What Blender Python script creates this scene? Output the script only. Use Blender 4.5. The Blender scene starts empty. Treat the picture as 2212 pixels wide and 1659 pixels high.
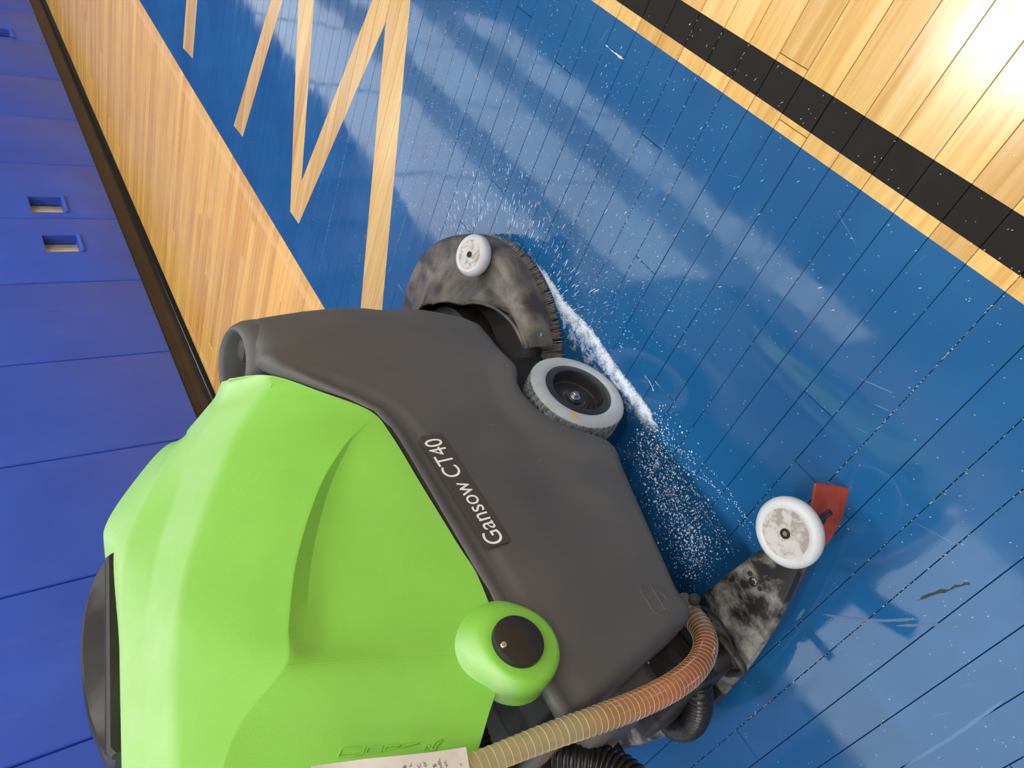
import bpy, bmesh, math, random
from mathutils import Vector, Matrix
from mathutils.bvhtree import BVHTree

random.seed(7)
S = bpy.context.scene
COL = S.collection

# ------------------------------------------------------------------ camera
# The phone was held on its side: world up points to the left of the frame.
W_, H_ = 2212.0, 1659.0
CX, CY = W_ / 2, H_ / 2
VA, VB = (207.0, 2738.0), (-414.0, -1190.0)      # vanishing points of boards / court lines
_a = Vector((VA[0] - CX, VA[1] - CY)); _b = Vector((VB[0] - CX, VB[1] - CY))
FPX = math.sqrt(-_a.dot(_b))
_dA = Vector((_a.x, -_a.y, -FPX)).normalized(); _dB = Vector((_b.x, -_b.y, -FPX)).normalized()
_Z = _dB.cross(_dA).normalized(); _X = _dB; _Y = _Z.cross(_X)
ROT = Matrix((_X, _Y, _Z))                        # camera -> world
EYE = Vector((0, 0, 1.0))
cd = bpy.data.cameras.new('camera')
cd.sensor_fit = 'HORIZONTAL'; cd.sensor_width = 36.0; cd.lens = FPX / W_ * 36.0
cd.clip_start = 0.02; cd.clip_end = 200
cam = bpy.data.objects.new('camera', cd); COL.objects.link(cam)
cam.matrix_world = Matrix.Translation(EYE) @ ROT.to_4x4()
S.camera = cam

# ------------------------------------------------------------------ light, exposure
wd = bpy.data.worlds.new('world'); S.world = wd; wd.use_nodes = True
wd.node_tree.nodes['Background'].inputs[0].default_value = (0.75, 0.8, 0.9, 1)
wd.node_tree.nodes['Background'].inputs[1].default_value = 0.3
S.view_settings.view_transform = 'Standard'; S.view_settings.look = 'None'
S.view_settings.gamma = 1.0; S.view_settings.use_curve_mapping = False
S.view_settings.exposure = 0.45
LAMP = 76.0                                       # strength of one high-bay diffuser
DAY = 1.5                                         # radiance of the frosted wall windows
LAMP_GRID = [(x, y) for x in (-7.5, -4.0, -0.5, 2.98, 6.5, 10.0) for y in (0.12, -4.4, -8.9)]


# ------------------------------------------------------------------ helpers
def at(px, py, Y):
    d = ROT @ Vector((px - CX, -(py - CY), -FPX)); t = (Y - EYE.y) / d.y
    return EYE + d * t
def atz(px, py, z=0.0):
    d = ROT @ Vector((px - CX, -(py - CY), -FPX)); t = (z - EYE.z) / d.z
    return EYE + d * t
def raydir(px, py):
    return (ROT @ Vector((px - CX, -(py - CY), -FPX))).normalized()
def lin(c):
    return tuple(((v / 255) / 12.92 if v / 255 <= 0.04045 else ((v / 255 + 0.055) / 1.055) ** 2.4) for v in c) + (1.0,)
def sstep(a, b, x):
    t = max(0.0, min(1.0, (x - a) / (b - a))); return t * t * (3 - 2 * t)
def interp(tab, x):
    if x <= tab[0][0]: return tab[0][1]
    for (x0, y0), (x1, y1) in zip(tab, tab[1:]):
        if x <= x1: return y0 + (y1 - y0) * (x - x0) / (x1 - x0)
    return tab[-1][1]
def catmull(P, n):
    """resample control points (Vectors) to n points"""
    m = len(P) - 1; out = []
    for i in range(n):
        u = i / (n - 1) * m; k = min(int(u), m - 1); t = u - k
        p0 = P[max(k - 1, 0)]; p1 = P[k]; p2 = P[k + 1]; p3 = P[min(k + 2, m)]
        out.append(0.5 * ((2 * p1) + (p2 - p0) * t + (2 * p0 - 5 * p1 + 4 * p2 - p3) * t * t + (3 * p1 - p0 - 3 * p2 + p3) * t ** 3))
    return out
ORG = {}
def empty(name, loc):
    o = bpy.data.objects.new(name, None); COL.objects.link(o); o.location = loc; o.empty_display_size = 0.05
    ORG[o.name] = Vector(loc); return o
def tag(o, label=None, cat=None, group=None, kind=None):
    if label: o['label'] = label
    if cat: o['category'] = cat
    if group: o['group'] = group
    if kind: o['kind'] = kind
    return o
class MB:
    def __init__(s): s.v = []; s.f = []; s.m = []
    def add(s, vs, fs, m=0):
        b = len(s.v); s.v += [Vector(v) for v in vs]; s.f += [tuple(i + b for i in f) for f in fs]; s.m += [m] * len(fs)
    def box(s, x0, x1, y0, y1, z0, z1, m=0):
        s.add([(x, y, z) for x in (x0, x1) for y in (y0, y1) for z in (z0, z1)],
              [(0, 1, 3, 2), (4, 6, 7, 5), (0, 4, 5, 1), (2, 3, 7, 6), (0, 2, 6, 4), (1, 5, 7, 3)], m)
    def obox(s, c, ax, ay, az, hx, hy, hz, m=0):
        c = Vector(c); P = []
        for i in (-1, 1):
            for j in (-1, 1):
                for k in (-1, 1): P.append(c + ax * (i * hx) + ay * (j * hy) + az * (k * hz))
        s.add(P, [(0, 1, 3, 2), (4, 6, 7, 5), (0, 4, 5, 1), (2, 3, 7, 6), (0, 2, 6, 4), (1, 5, 7, 3)], m)
    def grid(s, rows, close_u=False, close_v=False, m=0):
        nu = len(rows); nv = len(rows[0]); f = []
        for i in range(nu if close_u else nu - 1):
            for j in range(nv if close_v else nv - 1):
                i2 = (i + 1) % nu; j2 = (j + 1) % nv
                f.append((i * nv + j, i2 * nv + j, i2 * nv + j2, i * nv + j2))
        s.add([p for r in rows for p in r], f, m)
    def lathe(s, c, ax, prof, n=48, a0=0.0, a1=2 * math.pi, ref=None, m=0):
        """prof: (radius, height along axis)"""
        c = Vector(c); ax = Vector(ax).normalized()
        u = Vector(ref) if ref else (Vector((1, 0, 0)) if abs(ax.x) < 0.8 else Vector((0, 1, 0)))
        u = (u - ax * u.dot(ax)).normalized(); w = ax.cross(u)
        full = abs(a1 - a0 - 2 * math.pi) < 1e-6; k = n if full else n + 1
        rows = []
        for i in range(k):
            a = a0 + (a1 - a0) * i / n
            d = u * math.cos(a) + w * math.sin(a)
            rows.append([c + d * r + ax * h for r, h in prof])
        s.grid(rows, close_u=full, m=m)
    def tube(s, P, r, n=12, caps=True, m=0):
        """r: float or list"""
        P = [Vector(p) for p in P]; R = r if isinstance(r, (list, tuple)) else [r] * len(P)
        T = [(P[min(i + 1, len(P) - 1)] - P[max(i - 1, 0)]).normalized() for i in range(len(P))]
        u = T[0].cross(Vector((0, 0, 1)));
        if u.length < 1e-3: u = T[0].cross(Vector((1, 0, 0)))
        u.normalize(); rows = []
        for p, t, rr in zip(P, T, R):
            u = (u - t * u.dot(t)).normalized(); w = t.cross(u)
            rows.append([p + (u * math.cos(2 * math.pi * k / n) + w * math.sin(2 * math.pi * k / n)) * rr for k in range(n)])
        b = len(s.v); s.grid(rows, close_v=True, m=m)
        if caps:
            s.f.append(tuple(b + k for k in range(n))[::-1]); s.m.append(m)
            s.f.append(tuple(b + (len(P) - 1) * n + k for k in range(n))); s.m.append(m)
    def build(s, name, mats, parent=None, smooth=True, angle=40, bevel=0.0, recalc=True, subsurf=0):
        off = ORG.get(parent.name, Vector((0, 0, 0))) if parent else Vector((0, 0, 0))
        me = bpy.data.meshes.new(name)
        me.from_pydata([tuple(v - off) for v in s.v], [], s.f); me.update()
        if not isinstance(mats, (list, tuple)): mats = [mats]
        for m in mats: me.materials.append(m)
        if len(mats) > 1: me.polygons.foreach_set('material_index', s.m)
        if recalc:
            bm = bmesh.new(); bm.from_mesh(me); bmesh.ops.remove_doubles(bm, verts=bm.verts, dist=1e-6)
            bmesh.ops.recalc_face_normals(bm, faces=bm.faces); bm.to_mesh(me); bm.free()
        if smooth:
            me.polygons.foreach_set('use_smooth', [True] * len(me.polygons))
            me.set_sharp_from_angle(angle=math.radians(angle))
        o = bpy.data.objects.new(name, me); COL.objects.link(o)
        if parent: o.parent = parent; ORG[o.name] = off
        if bevel:
            md = o.modifiers.new('bevel', 'BEVEL'); md.width = bevel; md.segments = 2; md.limit_method = 'ANGLE'; md.angle_limit = math.radians(35)
        if subsurf:
            md = o.modifiers.new('subd', 'SUBSURF'); md.levels = subsurf; md.render_levels = subsurf
        return o

# ------------------------------------------------------------------ materials
def newmat(name):
    m = bpy.data.materials.new(name); m.use_nodes = True
    return m, m.node_tree.nodes, m.node_tree.links, m.node_tree.nodes['Principled BSDF']
def tex_noise(N, L, vec, scale, detail=3, rough=0.5, dist=0.0):
    t = N.new('ShaderNodeTexNoise'); t.inputs['Scale'].default_value = scale; t.inputs['Detail'].default_value = detail
    t.inputs['Roughness'].default_value = rough; t.inputs['Distortion'].default_value = dist
    if vec: L.new(vec, t.inputs['Vector'])
    return t
def ramp(N, L, fac, stops):
    r = N.new('ShaderNodeValToRGB'); e = r.color_ramp.elements
    e[0].position, e[0].color = stops[0]; e[1].position, e[1].color = stops[1]
    for p, c in stops[2:]:
        q = e.new(p); q.color = c
    L.new(fac, r.inputs['Fac']); return r
def mixc(N, L, fac, a, b, mode='MIX'):
    x = N.new('ShaderNodeMix'); x.data_type = 'RGBA'; x.blend_type = mode
    for s, v in ((0, fac), (6, a), (7, b)):
        if hasattr(v, 'is_linked') or hasattr(v, 'links'): L.new(v, x.inputs[s])
        elif s == 0: x.inputs[s].default_value = v
        else: x.inputs[s].default_value = v
    return x.outputs[2]
def math_(N, L, op, a, b=None, c=None):
    x = N.new('ShaderNodeMath'); x.operation = op
    for i, v in enumerate((a, b, c)):
        if v is None: continue
        if hasattr(v, 'links'): L.new(v, x.inputs[i])
        else: x.inputs[i].default_value = v
    return x.outputs[0]
def bump(N, L, B, height, strength, dist=0.001, normal=None):
    b = N.new('ShaderNodeBump'); b.inputs['Strength'].default_value = strength; b.inputs['Distance'].default_value = dist
    L.new(height, b.inputs['Height'])
    if normal: L.new(normal, b.inputs['Normal'])
    L.new(b.outputs[0], B.inputs['Normal']); return b.outputs[0]

def plain(name, rgb, rough=0.5, metal=0.0, coat=0.0, spec=None):
    m, N, L, B = newmat(name)
    B.inputs['Base Color'].default_value = lin(rgb); B.inputs['Roughness'].default_value = rough
    B.inputs['Metallic'].default_value = metal; B.inputs['Coat Weight'].default_value = coat
    if spec is not None: B.inputs['Specular IOR Level'].default_value = spec
    return m
def plastic(name, rgb, rough=0.5, grain=900, gstr=0.25, dirt=None, dirtscale=9, dirtlo=0.5, dirthi=0.75, scratch=None, spec=0.5, dust_light=None):
    """moulded plastic: fine pebble grain, cloudy dirt, thin scuffs"""
    m, N, L, B = newmat(name)
    tc = N.new('ShaderNodeNewGeometry'); pos = tc.outputs['Position']
    c = lin(rgb); col = None
    n1 = tex_noise(N, L, pos, 6, 4)
    col = ramp(N, L, n1.outputs['Fac'], [(0.3, tuple(v * 0.93 for v in c[:3]) + (1,)), (0.7, tuple(min(1, v * 1.06) for v in c[:3]) + (1,))]).outputs[0]
    if dirt:
        n2 = tex_noise(N, L, pos, dirtscale, 6, 0.65, 0.4)
        f = ramp(N, L, n2.outputs['Fac'], [(dirtlo, (0, 0, 0, 1)), (dirthi, (1, 1, 1, 1))]).outputs[0]
        col = mixc(N, L, f, col, lin(dirt))
    if scratch:
        mp = N.new('ShaderNodeMapping'); mp.inputs['Rotation'].default_value = (0.4, 0.9, 0.3); mp.inputs['Scale'].default_value = (90, 6, 14)
        L.new(pos, mp.inputs['Vector'])
        n3 = tex_noise(N, L, mp.outputs[0], 1.0, 2)
        n4 = tex_noise(N, L, pos, 5, 2)
        f = math_(N, L, 'MULTIPLY', ramp(N, L, n3.outputs['Fac'], [(0.73, (0, 0, 0, 1)), (0.76, (1, 1, 1, 1))]).outputs[0],
                  ramp(N, L, n4.outputs['Fac'], [(0.55, (0, 0, 0, 1)), (0.7, (.5, .5, .5, 1))]).outputs[0])
        col = mixc(N, L, f, col, lin(scratch))
    if dust_light:   # settled dust plus top light, both put into the colour of upward faces
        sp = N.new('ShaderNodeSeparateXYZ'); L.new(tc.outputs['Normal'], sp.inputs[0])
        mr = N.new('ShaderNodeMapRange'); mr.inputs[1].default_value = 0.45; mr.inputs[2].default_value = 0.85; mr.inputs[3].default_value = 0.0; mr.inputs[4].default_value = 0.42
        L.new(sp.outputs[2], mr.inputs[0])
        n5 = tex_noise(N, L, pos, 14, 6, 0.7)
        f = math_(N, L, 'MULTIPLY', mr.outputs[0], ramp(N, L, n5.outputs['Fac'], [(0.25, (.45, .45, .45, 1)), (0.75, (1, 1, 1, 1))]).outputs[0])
        col = mixc(N, L, f, col, lin(dust_light))
    L.new(col, B.inputs['Base Color'])
    B.inputs['Roughness'].default_value = rough; B.inputs['Specular IOR Level'].default_value = spec
    ng = tex_noise(N, L, pos, grain, 2)
    bump(N, L, B, ng.outputs['Fac'], gstr, 0.0006)
    return m

M = {}
M['gray'] = plastic('gray_plastic', (77, 78, 79), 0.5, 700, 0.3, dirt=(90, 88, 86), dirtscale=4.5, dirtlo=0.45, dirthi=0.8, scratch=(150, 148, 146))
M['green'] = plastic('green_plastic', (124, 190, 68), 0.5, 650, 0.35, dirt=(134, 190, 92), dirtscale=3.5, dirtlo=0.52, dirthi=0.85, dust_light=(206, 216, 196))
M['black'] = plastic('black_plastic', (28, 27, 28), 0.45, 900, 0.2, dirt=(44, 42, 41), dirtscale=12)
M['blackgrime'] = plastic('grimy_black', (30, 30, 31), 0.45, 400, 0.2, dirt=(134, 130, 126), dirtscale=20, dirtlo=0.46, dirthi=0.68)
M['deck'] = plastic('dusty_deck', (52, 51, 52), 0.5, 300, 0.2, dirt=(112, 106, 97), dirtscale=13, dirtlo=0.42, dirthi=0.66)
M['under'] = plastic('dark_underside', (26, 25, 25), 0.6, 300, 0.2, dirt=(70, 66, 62), dirtscale=14)
M['tyre'] = plastic('pale_rubber', (178, 187, 192), 0.55, 500, 0.2, dirt=(168, 166, 158), dirtscale=26, dirtlo=0.5, dirthi=0.75)
M['tread'] = plastic('worn_tread', (146, 150, 151), 0.65, 500, 0.3, dirt=(98, 94, 88), dirtscale=60, dirtlo=0.45, dirthi=0.7)
M['groove'] = plain('tread_groove', (40, 39, 38), 0.85)
M['rim'] = plastic('black_rim', (40, 39, 40), 0.35, 400, 0.1, dirt=(66, 63, 60), dirtscale=40)
M['white'] = plastic('white_nylon', (184, 189, 194), 0.45, 400, 0.15, dirt=(176, 172, 164), dirtscale=30, dirtlo=0.5, dirthi=0.7)
M['whiteface'] = plastic('grimy_wheel_face', (176, 176, 174), 0.55, 300, 0.3, dirt=(140, 133, 124), dirtscale=45, dirtlo=0.46, dirthi=0.56)
M['metal'] = plain('steel', (190, 190, 188), 0.25, 1.0)
M['red'] = plastic('red_rubber', (150, 62, 42), 0.35, 300, 0.1, dirt=(104, 44, 34), dirtscale=24)
M['bristle'] = plastic('bristle', (144, 136, 122), 0.6, 800, 0.1, dirt=(186, 178, 162), dirtscale=70)
M['corrugated'] = plain('black_hose', (24, 24, 25), 0.28)
M['sticker'] = plain('sticker_film', (58, 57, 60), 0.38)
M['print'] = plain('white_print', (238, 238, 238), 0.5)
M['paper'] = plastic('paper', (226, 224, 220), 0.8, 200, 0.1, dirt=(205, 202, 196), dirtscale=20)
M['ink'] = plain('ink', (50, 50, 55), 0.8)
M['orange'] = plain('orange_dot', (240, 170, 60), 0.6)
M['wire'] = plain('hose_wire', (196, 180, 150), 0.35)

# ------------------------------------------------------------------ the painted gym floor
PW = 0.0564                                       # strip width
SEAM0 = 0.517
Y_PAD = 2.68
# painted letter strokes (convex outlines on the floor, metres)
BASE_Y = 1.372
LETTERS = [
    [(3.395, 0.30), (3.54, 0.30), (3.54, 1.385), (3.385, 1.365)],
    [(2.37, 0.38), (2.455, 0.42), (2.80, 1.372), (2.69, 1.362)],
    [(2.345, 0.38), (2.488, 0.40), (2.162, 1.36), (2.08, 1.357)],
    [(1.755, 0.40), (1.86, 0.40), (2.165, 1.36), (2.08, 1.357)],
    [(1.745, 0.40), (1.86, 0.42), (1.55, 1.372), (1.41, 1.372)],
]
def floor_material():
    m, N, L, B = newmat('painted_maple')
    geo = N.new('ShaderNodeNewGeometry'); pos = geo.outputs['Position']
    sep = N.new('ShaderNodeSeparateXYZ'); L.new(pos, sep.inputs[0]); y = sep.outputs[1]
    oi = N.new('ShaderNodeObjectInfo')
    rnd = math_(N, L, 'FRACT', math_(N, L, 'ADD', oi.outputs['Random'], geo.outputs['Random Per Island']))
    # grain
    mp = N.new('ShaderNodeMapping'); mp.inputs['Scale'].default_value = (60, 2.2, 1); L.new(pos, mp.inputs['Vector'])
    comb = N.new('ShaderNodeCombineXYZ'); L.new(math_(N, L, 'MULTIPLY', rnd, 37.0), comb.inputs[2])
    vadd = N.new('ShaderNodeVectorMath'); vadd.operation = 'ADD'; L.new(mp.outputs[0], vadd.inputs[0]); L.new(comb.outputs[0], vadd.inputs[1])
    g1 = tex_noise(N, L, vadd.outputs[0], 1.0, 5, 0.6, 0.6)
    mp2 = N.new('ShaderNodeMapping'); mp2.inputs['Scale'].default_value = (420, 5, 1); L.new(pos, mp2.inputs['Vector'])
    g2 = tex_noise(N, L, mp2.outputs[0], 1.0, 2)
    wood = ramp(N, L, g1.outputs['Fac'], [(0.25, lin((188, 146, 84))), (0.5, lin((207, 177, 114))), (0.78, lin((220, 196, 136)))]).outputs[0]
    tone = ramp(N, L, rnd, [(0.0, lin((214, 190, 170))), (0.35, lin((255, 240, 214))), (0.65, lin((236, 226, 208))), (1.0, lin((226, 196, 160)))]).outputs[0]
    wood = mixc(N, L, 0.75, wood, tone, 'MULTIPLY')
    wood = mixc(N, L, math_(N, L, 'MULTIPLY', ramp(N, L, g2.outputs['Fac'], [(0.55, (0, 0, 0, 1)), (0.75, (1, 1, 1, 1))]).outputs[0], 0.22), wood, lin((150, 95, 40)))
    # wall margin: warm wood with grazing sheen put into its colour; thin pale taped line
    marg = math_(N, L, 'GREATER_THAN', y, 1.487)
    wood = mixc(N, L, math_(N, L, 'MULTIPLY', marg, 1.0), wood, mixc(N, L, 1.0, wood, (1.4, 1.27, 1.02, 1), 'MULTIPLY'))
    pl = math_(N, L, 'MULTIPLY', math_(N, L, 'GREATER_THAN', y, 1.53), math_(N, L, 'LESS_THAN', y, 1.565))
    wood = mixc(N, L, math_(N, L, 'MULTIPLY', pl, 0.35), wood, lin((236, 200, 140)))
    # paint
    nb = tex_noise(N, L, pos, 3.0, 4, 0.6)
    blue = ramp(N, L, nb.outputs['Fac'], [(0.3, lin((22, 75, 124))), (0.7, lin((31, 89, 138)))]).outputs[0]
    black = lin((27, 27, 27))
    lett = None
    for poly in LETTERS:
        cxp = sum(p[0] for p in poly) / 4; cyp = sum(p[1] for p in poly) / 4; d = None
        for (x0, y0), (x1, y1) in zip(poly, poly[1:] + poly[:1]):
            nx, ny = y1 - y0, x0 - x1; ln = math.hypot(nx, ny); nx /= ln; ny /= ln; c = -(nx * x0 + ny * y0)
            if nx * cxp + ny * cyp + c < 0: nx, ny, c = -nx, -ny, -c
            dp = N.new('ShaderNodeVectorMath'); dp.operation = 'DOT_PRODUCT'; L.new(pos, dp.inputs[0]); dp.inputs[1].default_value = (nx, ny, 0)
            q = math_(N, L, 'ADD', dp.outputs['Value'], c)
            d = q if d is None else math_(N, L, 'MINIMUM', d, q)
        lett = d if lett is None else math_(N, L, 'MAXIMUM', lett, d)
    lmask = math_(N, L, 'GREATER_THAN', lett, 0.0)
    bmask = math_(N, L, 'MULTIPLY', math_(N, L, 'GREATER_THAN', y, 0.2405), math_(N, L, 'LESS_THAN', y, 1.487))
    bmask = math_(N, L, 'MULTIPLY', bmask, math_(N, L, 'SUBTRACT', 1.0, lmask))
    kmask = math_(N, L, 'MULTIPLY', math_(N, L, 'GREATER_THAN', y, 0.1635), math_(N, L, 'LESS_THAN', y, 0.2175))
    # wear: fine pale scratches in the paint
    wear = None
    for rot, sc, lo in ((0.5, (240, 5, 1), 0.765), (1.9, (210, 6, 1), 0.77), (-0.3, (260, 4, 1), 0.775), (1.2, (230, 5, 1), 0.775)):
        q = N.new('ShaderNodeMapping'); q.vector_type = 'TEXTURE'; q.inputs['Rotation'].default_value = (0, 0, rot); L.new(pos, q.inputs['Vector'])
        q2 = N.new('ShaderNodeMapping'); q2.inputs['Scale'].default_value = sc; L.new(q.outputs[0], q2.inputs['Vector'])
        t = tex_noise(N, L, q2.outputs[0], 1.0, 1.5, 0.5, 0.15)
        f = ramp(N, L, t.outputs['Fac'], [(lo, (0, 0, 0, 1)), (lo + 0.02, (1, 1, 1, 1))]).outputs[0]
        wear = f if wear is None else math_(N, L, 'MAXIMUM', wear, f)
    patch = tex_noise(N, L, pos, 5.0, 2)
    wear = math_(N, L, 'MULTIPLY', wear, ramp(N, L, patch.outputs['Fac'], [(0.42, (0, 0, 0, 1)), (0.62, (.55, .55, .55, 1))]).outputs[0])
    paint = mixc(N, L, kmask, blue, black)
    paint = mixc(N, L, wear, paint, lin((150, 172, 205)))
    col = mixc(N, L, math_(N, L, 'MAXIMUM', bmask, kmask), wood, paint)
    L.new(col, B.inputs['Base Color'])
    # streaky clear finish
    mp3 = N.new('ShaderNodeMapping'); mp3.inputs['Scale'].default_value = (46, 1.6, 1); L.new(pos, mp3.inputs['Vector'])
    st = tex_noise(N, L, mp3.outputs[0], 1.0, 3)
    rr = N.new('ShaderNodeMapRange'); rr.inputs[1].default_value = 0.35; rr.inputs[2].default_value = 0.75; rr.inputs[3].default_value = 0.03; rr.inputs[4].default_value = 0.12
    L.new(st.outputs['Fac'], rr.inputs[0])
    bare = math_(N, L, 'SUBTRACT', 1.0, math_(N, L, 'MAXIMUM', bmask, kmask))      # unpainted maple has a more worn, duller finish
    L.new(math_(N, L, 'ADD', rr.outputs[0], math_(N, L, 'MULTIPLY', bare, math_(N, L, 'MULTIPLY_ADD', g1.outputs['Fac'], 0.22, 0.02))), B.inputs['Roughness'])
    B.inputs['IOR'].default_value = 1.6
    wv = tex_noise(N, L, pos, 7.0, 2)
    b1 = N.new('ShaderNodeBump'); b1.inputs['Strength'].default_value = 0.25; b1.inputs['Distance'].default_value = 0.0015; L.new(wv.outputs['Fac'], b1.inputs['Height'])
    bump(N, L, B, g2.outputs['Fac'], 0.05, 0.0003, b1.outputs[0])
    return m
M['floor'] = floor_material()
M['sub'] = plain('dark_joint', (30, 26, 22), 0.9)

# planked zone X0..X1, Y0..Y_PAD ; plain floor further out
X0 = SEAM0 - PW * 26; X1 = SEAM0 + PW * 205; Y0 = -1.3; YB = 2.72
fb = MB()
fb.box(X0, X1, Y0, YB, -0.05, -0.014, 1)
for (a, b, c, d) in ((-12, X0, -16, YB), (X1, 20, -16, YB), (X0, X1, -16, Y0)):
    fb.box(a, b, c, d, -0.05, 0.0, 0)
floor = fb.build('floor', [M['floor'], M['sub']], smooth=False)
tag(floor, kind='structure', label='gym floor of maple strips painted blue with black and natural lines', cat='floor')
ends_fixed = {}
def strip_of(x): return math.floor((x - SEAM0) / PW)
for px, py in ((1334, 116), (1745, 1025), (1612, 1606), (1712, 131), (1400, 300)):
    g = atz(px, py); ends_fixed.setdefault(strip_of(g.x), []).append(g.y)
def plank_geo(x0, x1, y0, y1, tilt, dz):
    g = 0.00045; c = 0.0005; h = 0.012
    xa, xb, ya, yb = x0 + g, x1 - g, y0 + g, y1 - g; xm = (xa + xb) / 2
    def zt(x): return dz + (x - xm) * tilt
    top = [(xa + c, ya + c), (xb - c, ya + c), (xb - c, yb - c), (xa + c, yb - c)]
    low = [(xa, ya), (xb, ya), (xb, yb), (xa, yb)]
    v = [(x, y, zt(x)) for x, y in top] + [(x, y, zt(x) - c) for x, y in low] + [(x, y, -h) for x, y in low]
    f = [(0, 1, 2, 3)] + [(4 + i, 4 + (i + 1) % 4, (i + 1) % 4, i) for i in range(4)] + [(8 + i, 8 + (i + 1) % 4, 4 + (i + 1) % 4, 4 + i) for i in range(4)]
    return v, f
def inframe(x, y):
    q = ROT.transposed() @ (Vector((x, y, 0)) - EYE)
    if q.z > -0.05: return None
    return CX + FPX * q.x / -q.z, CY - FPX * q.y / -q.z
planks = []
rp = random.Random(3)
for i in range(-26, 205):
    x0 = SEAM0 + i * PW; cuts = [Y0]; yy = Y0 + rp.uniform(0.2, 2.2)
    while yy < YB - 0.15: cuts.append(yy); yy += rp.uniform(1.3, 2.8)
    for e in ends_fixed.get(i, []): cuts = [c for c in cuts if abs(c - e) > 0.35 or c == Y0] + [e]
    cuts = sorted(cuts) + [YB]
    for a, b in zip(cuts, cuts[1:]):
        best = 0.0
        for t in range(7):
            p = inframe(x0 + PW / 2, a + (b - a) * t / 6)
            if p and -60 < p[0] < W_ + 60 and -60 < p[1] < H_ + 60:
                best += (b - a) / ((x0) ** 2 + (a + (b - a) * t / 6) ** 2 + 1)
        planks.append((best, x0, a, b, rp.gauss(0, 0.0036), rp.uniform(-0.00012, 0.00012)))
planks.sort(key=lambda p: -p[0])
rest = MB()
for k, (sc, x0, a, b, tl, dz) in enumerate(planks):
    v, f = plank_geo(x0, x0 + PW, a, b, tl, dz)
    if k < 300 and sc > 0:
        q = MB(); q.add(v, f); q.build('plank', M['floor'], floor, smooth=False, recalc=False)
    else: rest.add(v, f)
tag(rest.build('plank_field', M['floor'], floor, smooth=False, recalc=False), kind='stuff')

# crumbs of old finish and grit lying in the joints
M['crumb'] = plain('grit', (196, 184, 162), 0.8)
cb = MB(); rc = random.Random(11)
for i in range(-8, 28):
    xs = SEAM0 + i * PW
    dens = rc.choice((0.0, 0.4, 1.0, 1.6))
    n = int(120 * dens); yc = rc.uniform(0, 1.2)
    for _ in range(n):
        yv = rc.gauss(yc, 0.35); r = rc.uniform(0.0003, 0.0008)
        xx = xs + rc.gauss(0, 0.0004)
        cb.add([(xx - r, yv - r * rc.uniform(1, 3.5), 0), (xx + r, yv - r, 0), (xx, yv + r * rc.uniform(1, 4), 0), (xx, yv, r * 0.8)], [(0, 1, 3), (1, 2, 3), (2, 0, 3)])
tag(cb.build('joint_grit', M['crumb'], floor, smooth=False, recalc=False), kind='stuff')

# old scuffs and tape ghosts on the paint
def scuff(pts, w, mat, wob=0.0, seed=1):
    rs_ = random.Random(seed); P = [atz(x, y) for x, y in pts]; n = max(8, int(sum((a - b).length for a, b in zip(P, P[1:])) / 0.004)); C_ = catmull(P, n)
    rows_ = []
    for k, c in enumerate(C_):
        t = (C_[min(k + 1, n - 1)] - C_[max(k - 1, 0)]).normalized(); s_ = Vector((-t.y, t.x, 0)); ww = w * min(1, 6 * k / n + .1, 6 * (n - k) / n + .1) * (1 + wob * rs_.uniform(-1, 1)); o_ = s_ * (wob * w * rs_.uniform(-.6, .6))
        rows_.append([c + o_ - s_ * ww + Vector((0, 0, 0.0003)), c + o_ + s_ * ww + Vector((0, 0, 0.0003))])
    q = MB(); q.grid(rows_); q.build('scuff_mark', mat, floor, smooth=False, recalc=False)
M['rubber_mark'] = plain('rubber_mark', (30, 46, 42), 0.6); M['pale_mark'] = plain('pale_mark', (70, 114, 150), 0.3); M['grey_mark'] = plain('grey_mark', (72, 100, 130), 0.4); M['white_mark'] = plain('white_mark', (180, 186, 190), 0.6)
scuff([(1983, 1297), (2010, 1284), (2045, 1275), (2070, 1265), (2095, 1260)], 0.0017, M['rubber_mark'], 0.8, 2)
scuff([(1955, 1654), (2060, 1590), (2165, 1515)], 0.0020, M['pale_mark'], 0.1, 3)
scuff([(1776, 1327), (1880, 1340), (1980, 1337)], 0.0020, M['grey_mark'], 0.2, 4)
scuff([(1935, 1352), (2010, 1349), (2070, 1349)], 0.0018, M['grey_mark'], 0.2, 5)
scuff([(1392, 810), (1405, 828), (1412, 845)], 0.0009, M['white_mark'], 0.9, 6)
scuff([(1308, 96), (1325, 112), (1348, 128)], 0.0013, M['white_mark'], 0.8, 7)
scuff([(1720, 1340), (1738, 1316)], 0.0022, M['grey_mark'], 0.3, 8)

# ------------------------------------------------------------------ padded wall
def vinyl():
    m, N, L, B = newmat('blue_vinyl')
    geo = N.new('ShaderNodeNewGeometry'); pos = geo.outputs['Position']
    n = tex_noise(N, L, pos, 3, 4)
    col = ramp(N, L, n.outputs['Fac'], [(0.3, lin((46, 79, 184))), (0.7, lin((54, 89, 194)))]).outputs[0]
    mp = N.new('ShaderNodeMapping'); mp.inputs['Scale'].default_value = (9, 5, 2.2); L.new(pos, mp.inputs['Vector'])
    n2 = tex_noise(N, L, mp.outputs[0], 1.0, 6, 0.7)
    f = ramp(N, L, n2.outputs['Fac'], [(0.58, (0, 0, 0, 1)), (0.85, (.35, .35, .35, 1))]).outputs[0]
    L.new(mixc(N, L, f, col, lin((96, 106, 178))), B.inputs['Base Color'])
    B.inputs['Roughness'].default_value = 0.42
    w = tex_noise(N, L, pos, 6, 3); bump(N, L, B, w.outputs['Fac'], 0.35, 0.004)
    return m
M['vinyl'] = vinyl()
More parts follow.
